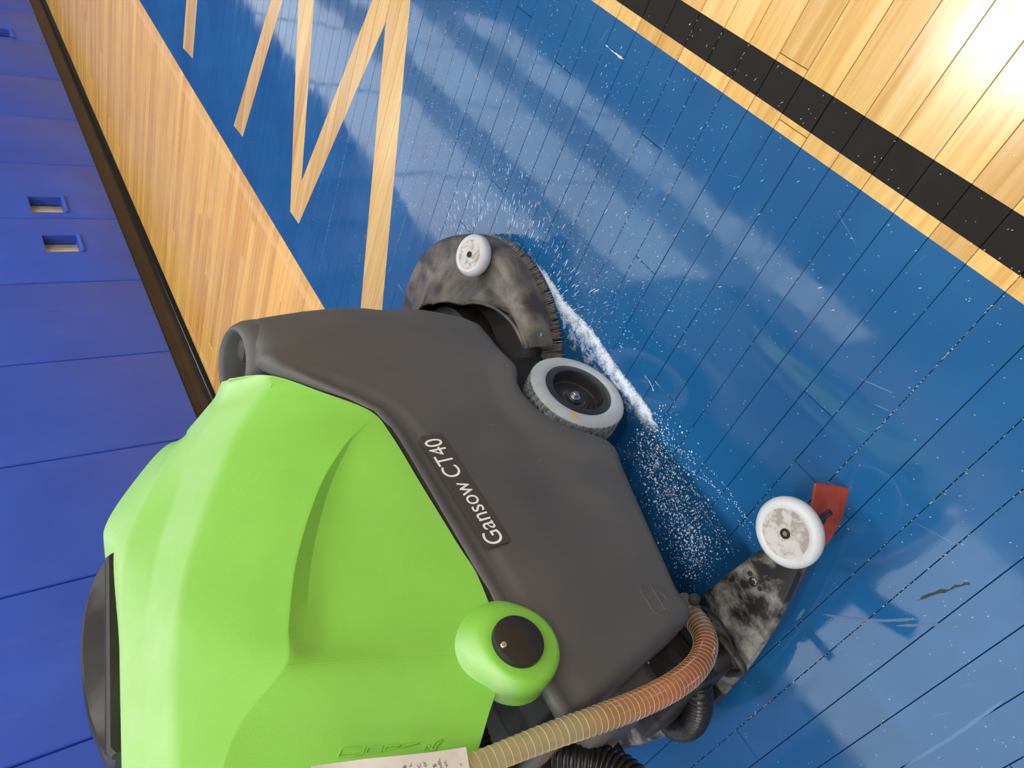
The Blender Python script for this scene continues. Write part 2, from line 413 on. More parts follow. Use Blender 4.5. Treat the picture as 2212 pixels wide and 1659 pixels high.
def em(name, col, s):
    m = bpy.data.materials.new(name); m.use_nodes = True; N = m.node_tree.nodes; N.clear()
    e = N.new('ShaderNodeEmission'); o = N.new('ShaderNodeOutputMaterial'); e.inputs[0].default_value = col; e.inputs[1].default_value = s
    m.node_tree.links.new(e.outputs[0], o.inputs[0]); return m
M['cove'] = plastic('dark_rubber_base', (46, 38, 32), 0.4, 200, 0.1, dirt=(62, 52, 42), dirtscale=5)
M['coveblack'] = plain('black_rubber_toe', (22, 22, 22), 0.22)
M['wallpaint'] = plastic('cream_wall_paint', (170, 172, 178), 0.6, 60, 0.1)
M['navy'] = plain('dark_paint', (26, 32, 48), 0.6)
M['ceil'] = plastic('ceiling_deck', (176, 178, 182), 0.7, 30, 0.1)
M['tan'] = plastic('tan_block', (196, 160, 96), 0.7, 200, 0.2)
M['ivory'] = plain('ivory_block', (214, 204, 190), 0.7)

wb = MB(); wb.box(-12, 20, 2.755, 2.9, 0, 7.2); tag(wb.build('wall_back', M['wallpaint'], smooth=False), 'cream gym wall above and behind the blue pads', 'wall', kind='structure')
M['daylight'] = em('daylight_panel', (0.93, 0.97, 1.0, 1), DAY)
M['frame'] = plain('window_frame', (214, 218, 222), 0.5)
WIN = [(-6.0, 0.82, 2.05, 4.55), (3.35, 9.8, 1.98, 3.12), (3.35, 9.8, 3.62, 4.7), (2.2, 9.8, 5.45, 6.3)]
for k, (a, b, c, d) in enumerate(WIN):
    lab = ['broad frosted daylight window high on the wall behind the machine', 'lowest long frosted window band above the blue pads', 'middle long frosted window band on the gym wall', 'top long frosted window band under the gym ceiling'][k]
    q = MB(); q.box(a, b, 2.742, 2.752, c, d); w = tag(q.build('window_%d' % (k + 1), M['daylight'], smooth=False), lab, 'window', kind='structure')
    n = max(1, round((b - a) / 1.6))
    for i in range(n + 1):
        x = a + (b - a) * i / n; q = MB(); q.box(x - 0.02, x + 0.02, 2.725, 2.757, c - 0.02, d + 0.02); q.build('mullion', M['frame'], w, smooth=False)
    for z in (c, d):
        q = MB(); q.box(a, b, 2.725, 2.757, z - 0.02, z + 0.02); q.build('window_rail', M['frame'], w, smooth=False)
q = MB(); q.box(0.86, 3.3, 2.74, 2.757, 2.02, 5.0); tag(q.build('trim_1', M['navy'], smooth=False), 'tall dark painted panel on the gym wall', 'trim', kind='structure')
for nm, bx in (('wall_front', (-12, 20, -16.2, -16, 0, 7.2)), ('wall_left', (-12.2, -12, -16, 2.9, 0, 7.2)), ('wall_right', (20, 20.2, -16, 2.9, 0, 7.2))):
    q = MB(); q.box(*bx); tag(q.build(nm, M['wallpaint'], smooth=False), {'wall_front': 'far cream gym wall across the court', 'wall_left': 'cream end wall of the gym behind the machine', 'wall_right': 'cream end wall of the gym ahead of the machine'}[nm], 'wall', kind='structure')
q = MB(); q.box(-12, 20, -16, 2.9, 7.2, 7.4); tag(q.build('ceiling', M['ceil'], smooth=False), 'grey gym ceiling deck', 'ceiling', kind='structure')

# dark cove base on the floor under the pads: face, groove and toe, in lengths
base = empty('cove_base', (4, 2.7, 0)); tag(base, 'dark rubber cove base running along the floor under blue pads', 'baseboard')
cuts = [-6.0, -2.6, 0.9, 2.42, 4.32, 6.2, 8.4, 11.5, 15]
for a, b in zip(cuts, cuts[1:]):
    q = MB()
    prof = [(2.752, 0.0), (2.752, 0.118), (2.716, 0.118), (2.712, 0.112), (2.712, 0.026), (2.706, 0.022), (2.702, 0.02), (2.70, 0.02)]
    q.grid([[Vector((x, y, z)) for y, z in prof] for x in (a + 0.001, b - 0.001)])
    q.build('base_length', M['cove'], base, smooth=False)
    q = MB(); prof = [(2.706, 0.0005), (2.706, 0.026), (2.698, 0.03), (2.69, 0.028), (2.683, 0.02), (2.68, 0.0005)]
    q.grid([[Vector((x, y, z)) for y, z in prof] for x in (a + 0.001, b - 0.001)])
    q.build('toe_strip', M['coveblack'], base, smooth=True, angle=50)

# 0.6 m wide vinyl pads; some have a square cut-out for what sits behind
SEAMS = [-0.64 + 0.601 * k for k in range(18)]
CUT = {}
cutouts = [((4.225, 4.385), (0.378, 0.541)), ((3.838, 3.992), (0.364, 0.528)), ((6.60, 6.75), (0.345, 0.50))]
NAMES = {}
def pad(k, x0, x1):
    yf, yb2, z0, z1 = 2.69, 2.752, 0.118, 1.95
    g = 0.0022; x0 += g; x1 -= g
    cut = [c for c in cutouts if x0 < c[0][0] and c[0][1] < x1]
    r = 0.009
    q = MB()
    xs = [x0, x0 + r * 0.4, x0 + r]; xe = [x1 - r, x1 - r * 0.4, x1]
    if cut: mid = [cut[0][0][0], cut[0][0][1]]
    else: mid = []
    XS = xs + mid + xe; ins = [r, r * 0.3, 0] + [0] * len(mid) + [0, r * 0.3, r]
    ZS = [z0, z0 + r * 0.4, z0 + r] + (list(cut[0][1]) if cut else []) + [z1 - r, z1 - r * 0.4, z1]
    zin = [r, r * 0.3, 0] + ([0, 0] if cut else []) + [0, r * 0.3, r]
    P = [[Vector((x, yf + max(a, b), z)) for z, b in zip(ZS, zin)] for x, a in zip(XS, ins)]
    nv = len(ZS); f = []
    for i in range(len(XS) - 1):
        for j in range(nv - 1):
            if cut and i == 3 and j == 3: continue
            f.append((i * nv + j, (i + 1) * nv + j, (i + 1) * nv + j + 1, i * nv + j + 1))
    q.add([p for r_ in P for p in r_], f)
    # edges back to the wall
    ring = [P[i][0] for i in range(len(XS))] + [P[-1][j] for j in range(1, nv)] + [P[i][-1] for i in range(len(XS) - 2, -1, -1)] + [P[0][j] for j in range(nv - 2, 0, -1)]
    q.grid([ring, [Vector((p.x, yb2, p.z)) for p in ring]], close_v=True)
    if cut:
        (a, b), (c, d) = cut[0]
        loop = [(a, c), (b, c), (b, d), (a, d)]
        q.grid([[Vector((x, yf, z)) for x, z in loop], [Vector((x, 2.745, z)) for x, z in loop]], close_v=True)
    return q
pads = []
for k, (a, b) in enumerate(zip(SEAMS, SEAMS[1:])):
    o = pad(k, a, b).build('wall_pad', M['vinyl'], smooth=True, angle=50)
    pads.append(o)
    cut = [c for c in cutouts if a < c[0][0] and c[0][1] < b]
    xm = (a + b) / 2
    if cut:
        (c0, c1), (d0, d1) = cut[0]
        # rolled vinyl lip along the lower edge and the tan and ivory block behind
        t = MB(); t.tube([(c0 - 0.004, 2.6885, d0 - 0.012), (c1 + 0.004, 2.6885, d0 - 0.012)], 0.011, 10)
        t.build('cutout_lip', M['vinyl'], o)
        t = MB(); t.box(c0 + 0.001, c0 + (c1 - c0) * 0.36, 2.722, 2.751, d0 + 0.001, d1 - 0.001)
        t.build('backing_block', M['ivory'], o, smooth=False, bevel=0.002)
        t = MB(); t.box(c0 + (c1 - c0) * 0.38, c0 + (c1 - c0) * 0.55, 2.728, 2.751, d0 + 0.001, d1 - 0.001)
        t.build('backing_board', M['tan'], o, smooth=False, bevel=0.002)
    vis = 0
LAB = {3: 'blue vinyl wall pad behind the lower part of the black lid handle', 4: 'blue vinyl wall pad behind the upper part of the black lid handle',
       5: 'plain blue vinyl wall pad just left of the green tank front', 6: 'plain blue vinyl wall pad next to the paired square cut-outs',
       7: 'blue vinyl wall pad with square cut-out, nearer one of the pair', 8: 'blue vinyl wall pad with square cut-out, farther one of the pair',
       9: 'plain blue vinyl wall pad, first beyond the paired cut-outs', 10: 'plain blue vinyl wall pad, second beyond the paired cut-outs',
       11: 'plain blue vinyl wall pad, third beyond the paired cut-outs', 12: 'blue vinyl wall pad with a lone square cut-out near the photo corner', 13: 'blue vinyl wall pad at the very corner of the photo, farthest in view', 2: 'blue vinyl wall pad at the lower photo edge, beside the handle end'}
for k, o in enumerate(pads):
    tag(o, LAB.get(k, 'blue vinyl wall pad farther along the gym wall'), 'wall pad', 'blue pads along the gym wall')

# high-bay lamps in a grid under the ceiling
M['lamp'] = em('lamp_diffuser', (1.0, 0.985, 0.96, 1), LAMP)
M['housing'] = plain('lamp_housing', (210, 210, 210), 0.5)
for x, y in LAMP_GRID:
    e = empty('high_bay_lamp', (x, y, 6.55)); tag(e, 'white rectangular high-bay lamp hanging under the gym ceiling', 'lamp', 'high-bay lamps')
    q = MB(); q.box(x - 0.5, x + 0.5, y - 0.25, y + 0.25, 6.55, 6.63); q.build('housing', M['housing'], e, smooth=False, bevel=0.01)
    q = MB(); q.box(x - 0.44, x + 0.44, y - 0.19, y + 0.19, 6.535, 6.55); q.build('diffuser', M['lamp'], e, smooth=False)
    for sx in (-0.4, 0.4):
        q = MB(); q.tube([(x + sx, y, 6.63), (x + sx, y, 7.2)], 0.006, 6); q.build('hanger', M['metal'], e)

# ================================================================== the scrubber-dryer
YC = 1.0
ROOT = empty('floor_scrubber', (0.6, YC, 0)); tag(ROOT, 'walk-behind floor scrubber with green tank and dark grey base on blue court', 'floor scrubber')
def mir(p): return Vector((p.x, 2 * YC - p.y, p.z))

# ---- green recovery tank: mould lines front -> rear, as (pixel x, pixel y, lateral Y) or world points
def L3(seq): return [at(*p[:3]) if len(p) == 3 and p[0] > 20 else Vector(p) for p in seq]
rim_l = L3([(495, 818, .83), (584, 811, .787), (698, 848, .772), (800, 888, .766), (846, 941, .765), (912, 1050, .765), (985, 1169, .765), (1040, 1262, .765), (1085, 1415, .768), (1052, 1555, .785), (1010, 1690, .80)])
c1_l = L3([(494, 819, .832), (582, 812, .788), (692, 851, .774), (793, 897, .768), (745, 960, .776), (690, 1050, .785), (640, 1200, .796), (620, 1350, .80), (617, 1437, .80), (520, 1560, .825), (470, 1690, .84)])
rg_l = L3([(493, 820, .835), (578, 818, .79), (556, 860, .803), (528, 908, .818), (500, 960, .83), (462, 1045, .842), (415, 1180, .85), (385, 1310, .85), (374, 1400, .852), (370, 1520, .855), (372, 1690, .86)])
p3_l = L3([(490, 822, .845), (478, 868, .855), (455, 905, .865), (432, 945, .877), (410, 990, .888), (385, 1060, .897), (350, 1160, .90), (325, 1265, .90), (305, 1400, .90), (301, 1540, .90), (302, 1690, .90)])
ed_l = L3([(.882, .88, .655), (470, 850, .885), (443, 885, .90), (410, 930, .915), (372, 975, .925), (322, 1060, .93), (278, 1160, .93), (261, 1235, .93), (258, 1400, .93), (260, 1540, .93), (262, 1690, .93)])
cn_l = L3([(.935, 1.0, .648), (.925, 1.0, .662), (.90, 1.0, .692), (.878, 1.0, .708), (.868, 1.0, .738), (.825, 1.0, .782), (.745, 1.0, .846), (.69, 1.0, .862), (.55, 1.0, .872), (.43, 1.0, .893), (.30, 1.0, .913)])
NS = 71
lines = [catmull(l, NS) for l in (rim_l, c1_l, rg_l, p3_l, ed_l, cn_l)]
rows = []
for i in range(NS):
    rimp, c1, rg, p3, ed, cn = [l[i] for l in lines]
    u = i / (NS - 1) * 10
    dep = 0.011 * sstep(3.2, 5.5, u) * (1 - sstep(7.4, 8.2, u))
    d = (rimp - c1); ln = max(d.length, 1e-6)
    pts = [rimp + Vector((0, 0.012, -0.004)), rimp + Vector((0, 0.002, 0.001)), rimp]
    # recessed lower panel: a small step just under the upper mould edge
    lower = []
    for t in (0.82, 0.62, 0.42, 0.28, 0.18, 0.10, 0.045):
        q = c1 + d * t
        prof = sstep(0.0, 0.10, t) * (1 - sstep(0.16, 0.85, t))
        lower.append(q + Vector((0, dep * prof, 0)))
    pts += lower
    def rnd(a, b, c, r):
        la, lc = (a - b).length, (c - b).length
        pa = b + (a - b) * min(0.45, r / max(la, 1e-6)); pc = b + (c - b) * min(0.45, r / max(lc, 1e-6))
        return [pa, pa * 0.25 + b * 0.5 + pc * 0.25, pc]
    pts += [c1 + (rimp - c1) * 0.008, c1, c1 + (rg - c1) * 0.02]
    for t in (0.2, 0.4, 0.6, 0.8): pts.append(c1.lerp(rg, t) + Vector((0, -0.004 * math.sin(math.pi * t), 0.002 * math.sin(math.pi * t))) * sstep(0.05, 0.2, (rg - c1).length))
    pts += rnd(c1, rg, p3, 0.009)
    pts += [rg.lerp(p3, 0.5)] + rnd(rg, p3, ed, 0.006) + rnd(p3, ed, cn, 0.008) + [ed.lerp(cn, 0.5), cn]
    rows.append(pts)
full = [r + [mir(p) for p in r[-2::-1]] for r in rows]
gt = MB(); gt.grid(full)
nv = len(full[0]); b0 = len(gt.v)
gt.f.append(tuple(range(nv))); gt.m.append(0)
gt.f.append(tuple((NS - 1) * nv + k for k in range(nv))[::-1]); gt.m.append(0)
for i in range(NS - 1):
    gt.f.append((i * nv, i * nv + nv - 1, (i + 1) * nv + nv - 1, (i + 1) * nv)); gt.m.append(0)
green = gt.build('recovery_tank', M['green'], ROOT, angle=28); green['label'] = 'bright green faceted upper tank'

gk = catmull([p + Vector((0, 0.006, -0.0065)) for p in rim_l[1:9]], 90)  # dark tube standing in for the shaded gap below the green rim
q = MB(); q.tube(gk, 0.0065, 8); q.build('rim_gap_shade', M['sub'], green)
# hinge boss low on the side with its round black cap
bc = at(1128, 1386, 0.742)
q = MB(); rws = []
for k in range(64):
    a = 2 * math.pi * k / 64; dx, dz = math.cos(a), math.sin(a)
    w = sstep(-0.1, 0.9, dx * 0.92 + dz * 0.40)      # melts into the tank wall above and ahead
    pr = []
    for (r0, y0), (r1, y1) in zip([(0.0, .7425), (.044, .7425), (.049, .7445), (.052, .750), (.053, .757), (.054, .768), (.054, .780), (.054, .793), (0.0, .793)],
                                  [(0.0, .7425), (.042, .7427), (.049, .7445), (.055, .7485), (.061, .754), (.068, .762), (.074, .770), (.078, .793), (0.0, .793)]):
        r, y = r0 + (r1 - r0) * w, y0 + (y1 - y0) * w
        pr.append(Vector((bc.x + dx * r, y, bc.z + dz * r)))
    rws.append(pr)
q.grid(rws, close_u=True)
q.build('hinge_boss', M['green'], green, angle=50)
capc = at(1122, 1381, 0.735)
q = MB(); q.lathe(Vector((capc.x, 0, capc.z)), (0, -1, 0), [(0.0, -0.7335), (0.0290, -0.7335), (0.0315, -0.735), (0.0325, -0.738), (0.0325, -0.744), (0.031, -0.748)], 56)
cap = q.build('hinge_cap', M['black'], green, angle=40); cap['label'] = 'round black hinge cap'
sc = at(1088, 1393, 0.7325)
q = MB(); q.lathe(Vector((sc.x, 0, sc.z)), (0, -1, 0), [(0, -0.7305), (0.0035, -0.731), (0.0045, -0.7325), (0.0045, -0.734)], 16)
q.obox((sc.x, 0.7303, sc.z), Vector((1, 0, 0)), Vector((0, 1, 0)), Vector((0, 0, 1)), 0.003, 0.0003, 0.0006)
q.obox((sc.x, 0.7303, sc.z), Vector((1, 0, 0)), Vector((0, 1, 0)), Vector((0, 0, 1)), 0.0006, 0.0003, 0.003)
q.build('cap_screw', M['metal'], green)

# thin moulding seam across the side, joining the upper edge to the boss
def bvh_of(o):
    me = o.data; off = ORG[o.name]
    return BVHTree.FromPolygons([v.co + off for v in me.vertices], [tuple(p.vertices) for p in me.polygons])
GB = bvh_of(green)
def onto(bvh, px, py, lift=0.0):
    d = raydir(px, py); h = bvh.ray_cast(EYE, d)
    if h[0] is None: return None, None
    n = h[1] if h[1].dot(d) < 0 else -h[1]
    return h[0] + n * lift, n
def stroke(bvh, pts, r, lift, step=14):
    out = []
    for (x0, y0), (x1, y1) in zip(pts, pts[1:]):
        k = max(1, int(math.hypot(x1 - x0, y1 - y0) / step))
        for j in range(k):
            p, n = onto(bvh, x0 + (x1 - x0) * j / k, y0 + (y1 - y0) * j / k, lift)
            if p: out.append(p)
    p, n = onto(bvh, pts[-1][0], pts[-1][1], lift)
    if p: out.append(p)
    return out
q = MB()
P = stroke(GB, [(619, 1437), (760, 1428), (900, 1420), (1060, 1412)], 0, 0.0)
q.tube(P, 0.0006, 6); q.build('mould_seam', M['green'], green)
# raised outline emblem low on the rear of the tank
def rg4(x, y): return 600 + x * 0.226, 1350 + y * 0.226
shapes = [[(572, 1268), (612, 1185), (835, 1170), (810, 1236)], [(836, 1234), (866, 1172), (1005, 1160), (985, 1207)], [(1015, 1202), (1036, 1160), (1176, 1148), (1158, 1168)], [(1186, 1170), (1206, 1146), (1364, 1124)],
          [(1395, 1198), (1420, 1160), (1440, 1150), (1450, 1172), (1470, 1190), (1490, 1140), (1530, 1105), (1578, 1095), (1560, 1125), (1525, 1145), (1500, 1195), (1450, 1200), (1425, 1180)]]
for s in shapes:
    P = stroke(GB, [rg4(*p) for p in s + s[:1]], 0, 0.0003, 8)
    if len(P) > 3:
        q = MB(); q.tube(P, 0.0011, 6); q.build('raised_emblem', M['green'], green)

# ---- black handle on top of the lid
hb = [at(244, 1228, .965), at(238, 1440, .965), at(243, 1655, .965)]
fr, rr_ = Vector((0.655, 0, 0.848)), Vector((0.385, 0, 0.899))
ax = (rr_ - fr).normalized(); upv = Vector((-ax.z, 0, ax.x)); upv = upv if upv.z > 0 else -upv
LN = (rr_ - fr).length
def hp(t, h, y): return fr + ax * (LN * t) + upv * h + Vector((0, y, 0))
q = MB(); rowsA = []
TT = [0.0, 0.02, 0.06, 0.12, 0.2, 0.3, 0.4, 0.5, 0.6, 0.7, 0.78, 0.86, 0.92, 0.97, 1.0]
for t in TT:
    hgt = 0.020 + 0.027 * (math.sin(math.pi * min(1, max(0, t)) ** 0.85) ** 0.8 if 0 < t < 1 else 0)
    if t > 0.78: hgt -= 0.004 * (t - 0.78) / 0.22
    y0 = 0.966
    prof = [(y0 - 0.004, 0.0), (y0 - 0.006, 0.004), (y0 - 0.006, 0.015), (y0 - 0.003, 0.019), (y0 + 0.006, 0.0195), (y0 + 0.008, 0.021), (y0 + 0.014, hgt * 0.95), (y0 + 0.017, hgt), (y0 + 0.045, hgt), (y0 + 0.052, hgt * 0.9), (y0 + 0.065, 0.0)]
    e = 0.0 if 0.015 < t < 0.985 else 0.006
    rowsA.append([hp(t, max(0, h - e * (h > 0.005)), y) for y, h in prof])
q.grid(rowsA, close_v=True)
n = len(rowsA[0]); q.f += [tuple(range(n)), tuple((len(TT) - 1) * n + k for k in range(n))[::-1]]; q.m += [0, 0]
q.build('lid_handle', M['black'], ROOT, angle=35)['label'] = 'black handle on the green lid'

# ---- dark grey lower tank: plan outline (camera side) x height, wheel arch cut from below
def plan(s):
    """s 0..1 from rear centre round the camera side to front centre -> (X, Y, nx, ny)"""
    return None
PL = []
def seg(a, b, n):
    for k in range(n): PL.append((a[0] + (b[0] - a[0]) * k / n, a[1] + (b[1] - a[1]) * k / n))
seg((0.0, 1.0), (0.0, 0.785), 8)
for k in range(8):
    a = math.pi + (math.pi / 2) * k / 8; PL.append((0.022 + 0.022 * math.cos(a), 0.785 + 0.022 * math.sin(a)))
seg((0.022, 0.763), (0.765, 0.763), 104)
for k in range(14):
    a = -math.pi / 2 + (math.pi / 2) * k / 14; PL.append((0.765 + 0.032 * math.cos(a), 0.795 + 0.032 * math.sin(a)))
seg((0.797, 0.795), (0.815, 1.0), 8); PL.append((0.815, 1.0))
XOFF = 0.16                                        # rear of the body in world X
ZB = [(0.0, .215), (.205, .212), (.252, .195), (.33, .174), (.413, .152), (.480, .131), (.497, .129), (.512, .134), (.53, .155), (.555, .188), (.58, .210), (.61, .224), (.646, .229), (.675, .224), (.70, .207), (.715, .200), (.75, .20), (.80, .20), (.84, .203), (.86, .225), (.885, .28), (.91, .36), (.93, .40), (1.0, .41)]
ZT = [(0.0, .496), (.62, .496), (.667, .506), (.70, .531), (.735, .565), (.789, .616), (.815, .632), (.85, .622), (.90, .618), (.945, .615), (1.0, .612)]
crest = [(X.x, X.z) for X in (at(560, 776, .763), at(630, 745, .763), at(700, 720, .763), at(760, 708, .763), at(830, 712, .763), at(900, 730, .763), at(1000, 770, .763))]
XCR = [(.29, .80), (.354, .835), (.404, .848), (.46, .856), (.513, .849), (.575, .828), (.634, .803), (.68, .79)]   # height -> X of the front crease
ARC = (0.625, 0.10)
def body_pt(i, v):
    x, y = PL[i]
    a, b = PL[max(i - 1, 0)], PL[min(i + 1, len(PL) - 1)]
    tx, ty = b[0] - a[0], b[1] - a[1]; ln = math.hypot(tx, ty); nx, ny = ty / ln, -tx / ln
    X = XOFF + x
    zb, zt = interp(ZB, X), interp(ZT, X)
    z = zb + (zt - zb) * v
    # rear leans back upward
    w = 1 - sstep(0.05, 0.30, x)
    X += w * (0.036 - 0.185 * (z - 0.2))
    off = 0.0
    # lip at the top, softened foot
    dt = zt - z; rl = 0.010 + 0.018 * sstep(.74, .86, X)
    if dt < rl: off -= rl * (1 - math.sqrt(max(0, 1 - (1 - dt / rl) ** 2)))
    off -= 0.004 * sstep(0.014, 0.022, dt) * (1 - sstep(0.03, 0.05, dt)) * (1 - sstep(.72, .80, X))
    df = z - zb
    if df < 0.012: off -= 0.006 * (1 - df / 0.012) ** 2
    # flared wheel arch
    da = math.hypot(X - ARC[0], (z - ARC[1]) * 0.9)
    off += 0.007 * (1 - sstep(0.125, 0.18, da)) * (1 if y < 0.80 else 0)
    # soft dished flank behind the arch, and the raised front shoulder
    off -= 0.006 * math.exp(-((X - .43) / .10) ** 2 - ((z - .30) / .06) ** 2)
    if x > 0.5 and y < 0.84:
        dx = min(X, XOFF + 0.775) - interp(XCR, z)
        if dx > 0: off -= 0.24 * (dx - 0.008 * (1 - math.exp(-dx / 0.008))) * sstep(.30, .40, z)
    return Vector((X + nx * off, y + ny * off, z)), Vector((nx, ny, 0))
VS = [0, .015, .03, .05, .08] + [.08 + .84 * k / 30 for k in range(1, 31)] + [.94, .955, .968, .978, .986, .993, 1.0]
cols = []
for i in range(len(PL)):
    c = [body_pt(i, v)[0] for v in VS]
    nrm = body_pt(i, 1.0)[1]
    top = c[-1]; X = top.x
    nose = sstep(.80, .86, X)
    ins = Vector((-nrm.x, -nrm.y, 0))
    c += [top + ins * 0.006 + Vector((0, 0, -0.001)), top + ins * 0.012 + Vector((0, 0, -0.006)), top + ins * 0.02 + Vector((0, 0, -0.03 - 0.03 * nose))]
    e = c[-1]; c.append(Vector((e.x * 0.97 + 0.55 * 0.03, e.y + (1 - e.y) * 0.12, e.z - 0.01 - 0.05 * nose)))
    bt = c[0]
    c = [Vector((bt.x - nrm.x * 0.02, bt.y - nrm.y * 0.03, bt.z + 0.012)), Vector((bt.x - nrm.x * 0.006, bt.y - nrm.y * 0.006, bt.z + 0.001))] + c
    cols.append(c)
q = MB(); q.grid(cols)
q.grid([[mir(p) for p in c] for c in cols])
nc = len(cols[0])
for k in range(len(cols) - 1):
    A, B_, = cols[k][-1], cols[k + 1][-1]
    q.add([A, B_, mir(B_), mir(A)], [(0, 1, 2, 3)])
gray = q.build('lower_tank', M['gray'], ROOT, angle=32); gray['label'] = 'dark grey lower tank'
GY = bvh_of(gray)

# scooped filler opening on the nose: rolled collar round a dark cup with the cap ring inside
SCO, SCN = Vector((.889, .847, .640)), Vector((0.05, -0.2, 1)).normalized()
su = (Vector((1, 0, 0)) - SCN * SCN.x).normalized(); sv = SCN.cross(su)
def ell(a, ra, rb_, h): return SCO + su * (math.cos(a) * ra) + sv * (math.sin(a) * rb_) + SCN * h
q = MB(); rws = []
for k in range(64):
    a = 2 * math.pi * k / 64
    rws.append([ell(a, .056 + d, .050 + d, h) for d, h in ((.026, -.060), (.024, -.034), (.019, -.016), (.012, -.005), (.007, -.001), (.003, 0.0), (0.0, -.002), (-.003, -.008), (-.006, -.03), (-.012, -.055), (-.03, -.062), (-.0495, -.064))])
q.grid(rws, close_u=True); q.build('filler_collar', M['gray'], gray, angle=40)
fcc = SCO - SCN * 0.054 + su * -0.006 + sv * 0.004
q = MB(); q.lathe(fcc, SCN, [(0.024, -0.01), (0.024, 0.012), (0.026, 0.016), (0.030, 0.017), (0.033, 0.013), (0.034, -0.01)], 40)
q.build('filler_ring', M['black'], gray, angle=40)
q = MB(); q.lathe(fcc, SCN, [(0.0, 0), (0.025, 0)], 32); q.build('filler_mouth', M['sub'], gray)

# name sticker and its lettering
def text_mesh(txt, name, mat, parent, origin, right, up, height, width=None, bold=0.0):
    cu = bpy.data.curves.new('t', 'FONT'); cu.body = txt; cu.size = 1.0; cu.extrude = 0.0; cu.offset = bold
    ob = bpy.data.objects.new('t', cu); COL.objects.link(ob)
    bpy.context.view_layer.update()
    me = bpy.data.meshes.new_from_object(ob.evaluated_get(bpy.context.evaluated_depsgraph_get()))
    COL.objects.unlink(ob); bpy.data.objects.remove(ob)
    xs = [v.co.x for v in me.vertices]; x0, x1 = min(xs), max(xs)
    sy = height / 0.73; sx = (width / (x1 - x0)) if width else sy
    off = ORG[parent.name]; n = right.cross(up).normalized()
    for v in me.vertices:
        v.co = Vector(origin) + right * ((v.co.x - x0) * sx) + up * (v.co.y * sy) - off
    me.materials.append(mat)
    o = bpy.data.objects.new(name, me); COL.objects.link(o); o.parent = parent; ORG[o.name] = off
    return o
YT = 0.7600
s0, s1, s2, s3 = at(1052, 1184, YT), at(1102, 1172, YT), at(958, 933, YT), at(906, 944, YT)
zlo, zhi = (s1.z + s2.z) / 2, (s0.z + s3.z) / 2
xl, xr = (s0.x + s1.x) / 2, (s2.x + s3.x) / 2
q = MB(); ph = []
rc_ = 0.006
for cxn, czn, a0 in ((xr - rc_, zhi - rc_, 0), (xl + rc_, zhi - rc_, 90), (xl + rc_, zlo + rc_, 180), (xr - rc_, zlo + rc_, 270)):
    for k in range(5):
        a = math.radians(a0 + 22.5 * k); ph.append((cxn + rc_ * math.cos(a), czn + rc_ * math.sin(a)))
q.add([(x, YT, z) for x, z in ph] + [(x, YT + 0.002, z) for x, z in ph], [tuple(range(len(ph)))] + [(k, (k + 1) % len(ph), (k + 1) % len(ph) + len(ph), k + len(ph)) for k in range(len(ph))])
st = q.build('name_sticker', M['sticker'], gray, smooth=False)
b0_, b1_ = at(1087, 1166, YT), at(950, 944, YT)
t0_ = at(1046, 1175, YT)
text_mesh('Gansow CT40', 'name_lettering', M['print'], gray, (at(1086, 1170, YT).x, YT - 0.0004, (b0_.z + b1_.z) / 2), Vector((1, 0, 0)), Vector((0.0, 0, 1)), (t0_.z - b0_.z) * 1.0, at(936, 945, YT).x - at(1066, 1172, YT).x, bold=0.0)['label'] = 'white name lettering'

# FILTER mark moulded into the flank
def on_plane_text(txt, px0, px1, bvh, h, name):
    p0, n0 = onto(bvh, *px0, 0.0004); p1, n1 = onto(bvh, *px1, 0.0004)
    if not p0 or not p1: return
    r = (p1 - p0).normalized(); u = (n0 + n1).normalized().cross(r).normalized()
    q = text_mesh(txt, name, M['graylite'], gray, p0, r, u, h, (p1 - p0).length); return q
M['graylite'] = plastic('grey_edge_wear', (96, 95, 96), 0.45)
on_plane_text('FILTER', (1420, 1313), (1390, 1270), GY, 0.009, 'filter_mark')
P = stroke(GY, [(1425, 1327), (1437, 1318), (1405, 1265), (1395, 1262), (1382, 1268), (1384, 1278), (1414, 1324), (1425, 1327)], 0, 0.0002, 8)
if len(P) > 3:
    q = MB(); q.tube(P, 0.0008, 6); q.build('filter_frame', M['gray'], gray)
P = stroke(GY, [(1426, 1284), (1434, 1284), (1440, 1296), (1424, 1276), (1430, 1272)], 0, 0.0002, 8)
if len(P) > 2:
    q = MB(); q.tube(P, 0.0007, 6); q.build('arrow_mark', M['gray'], gray)

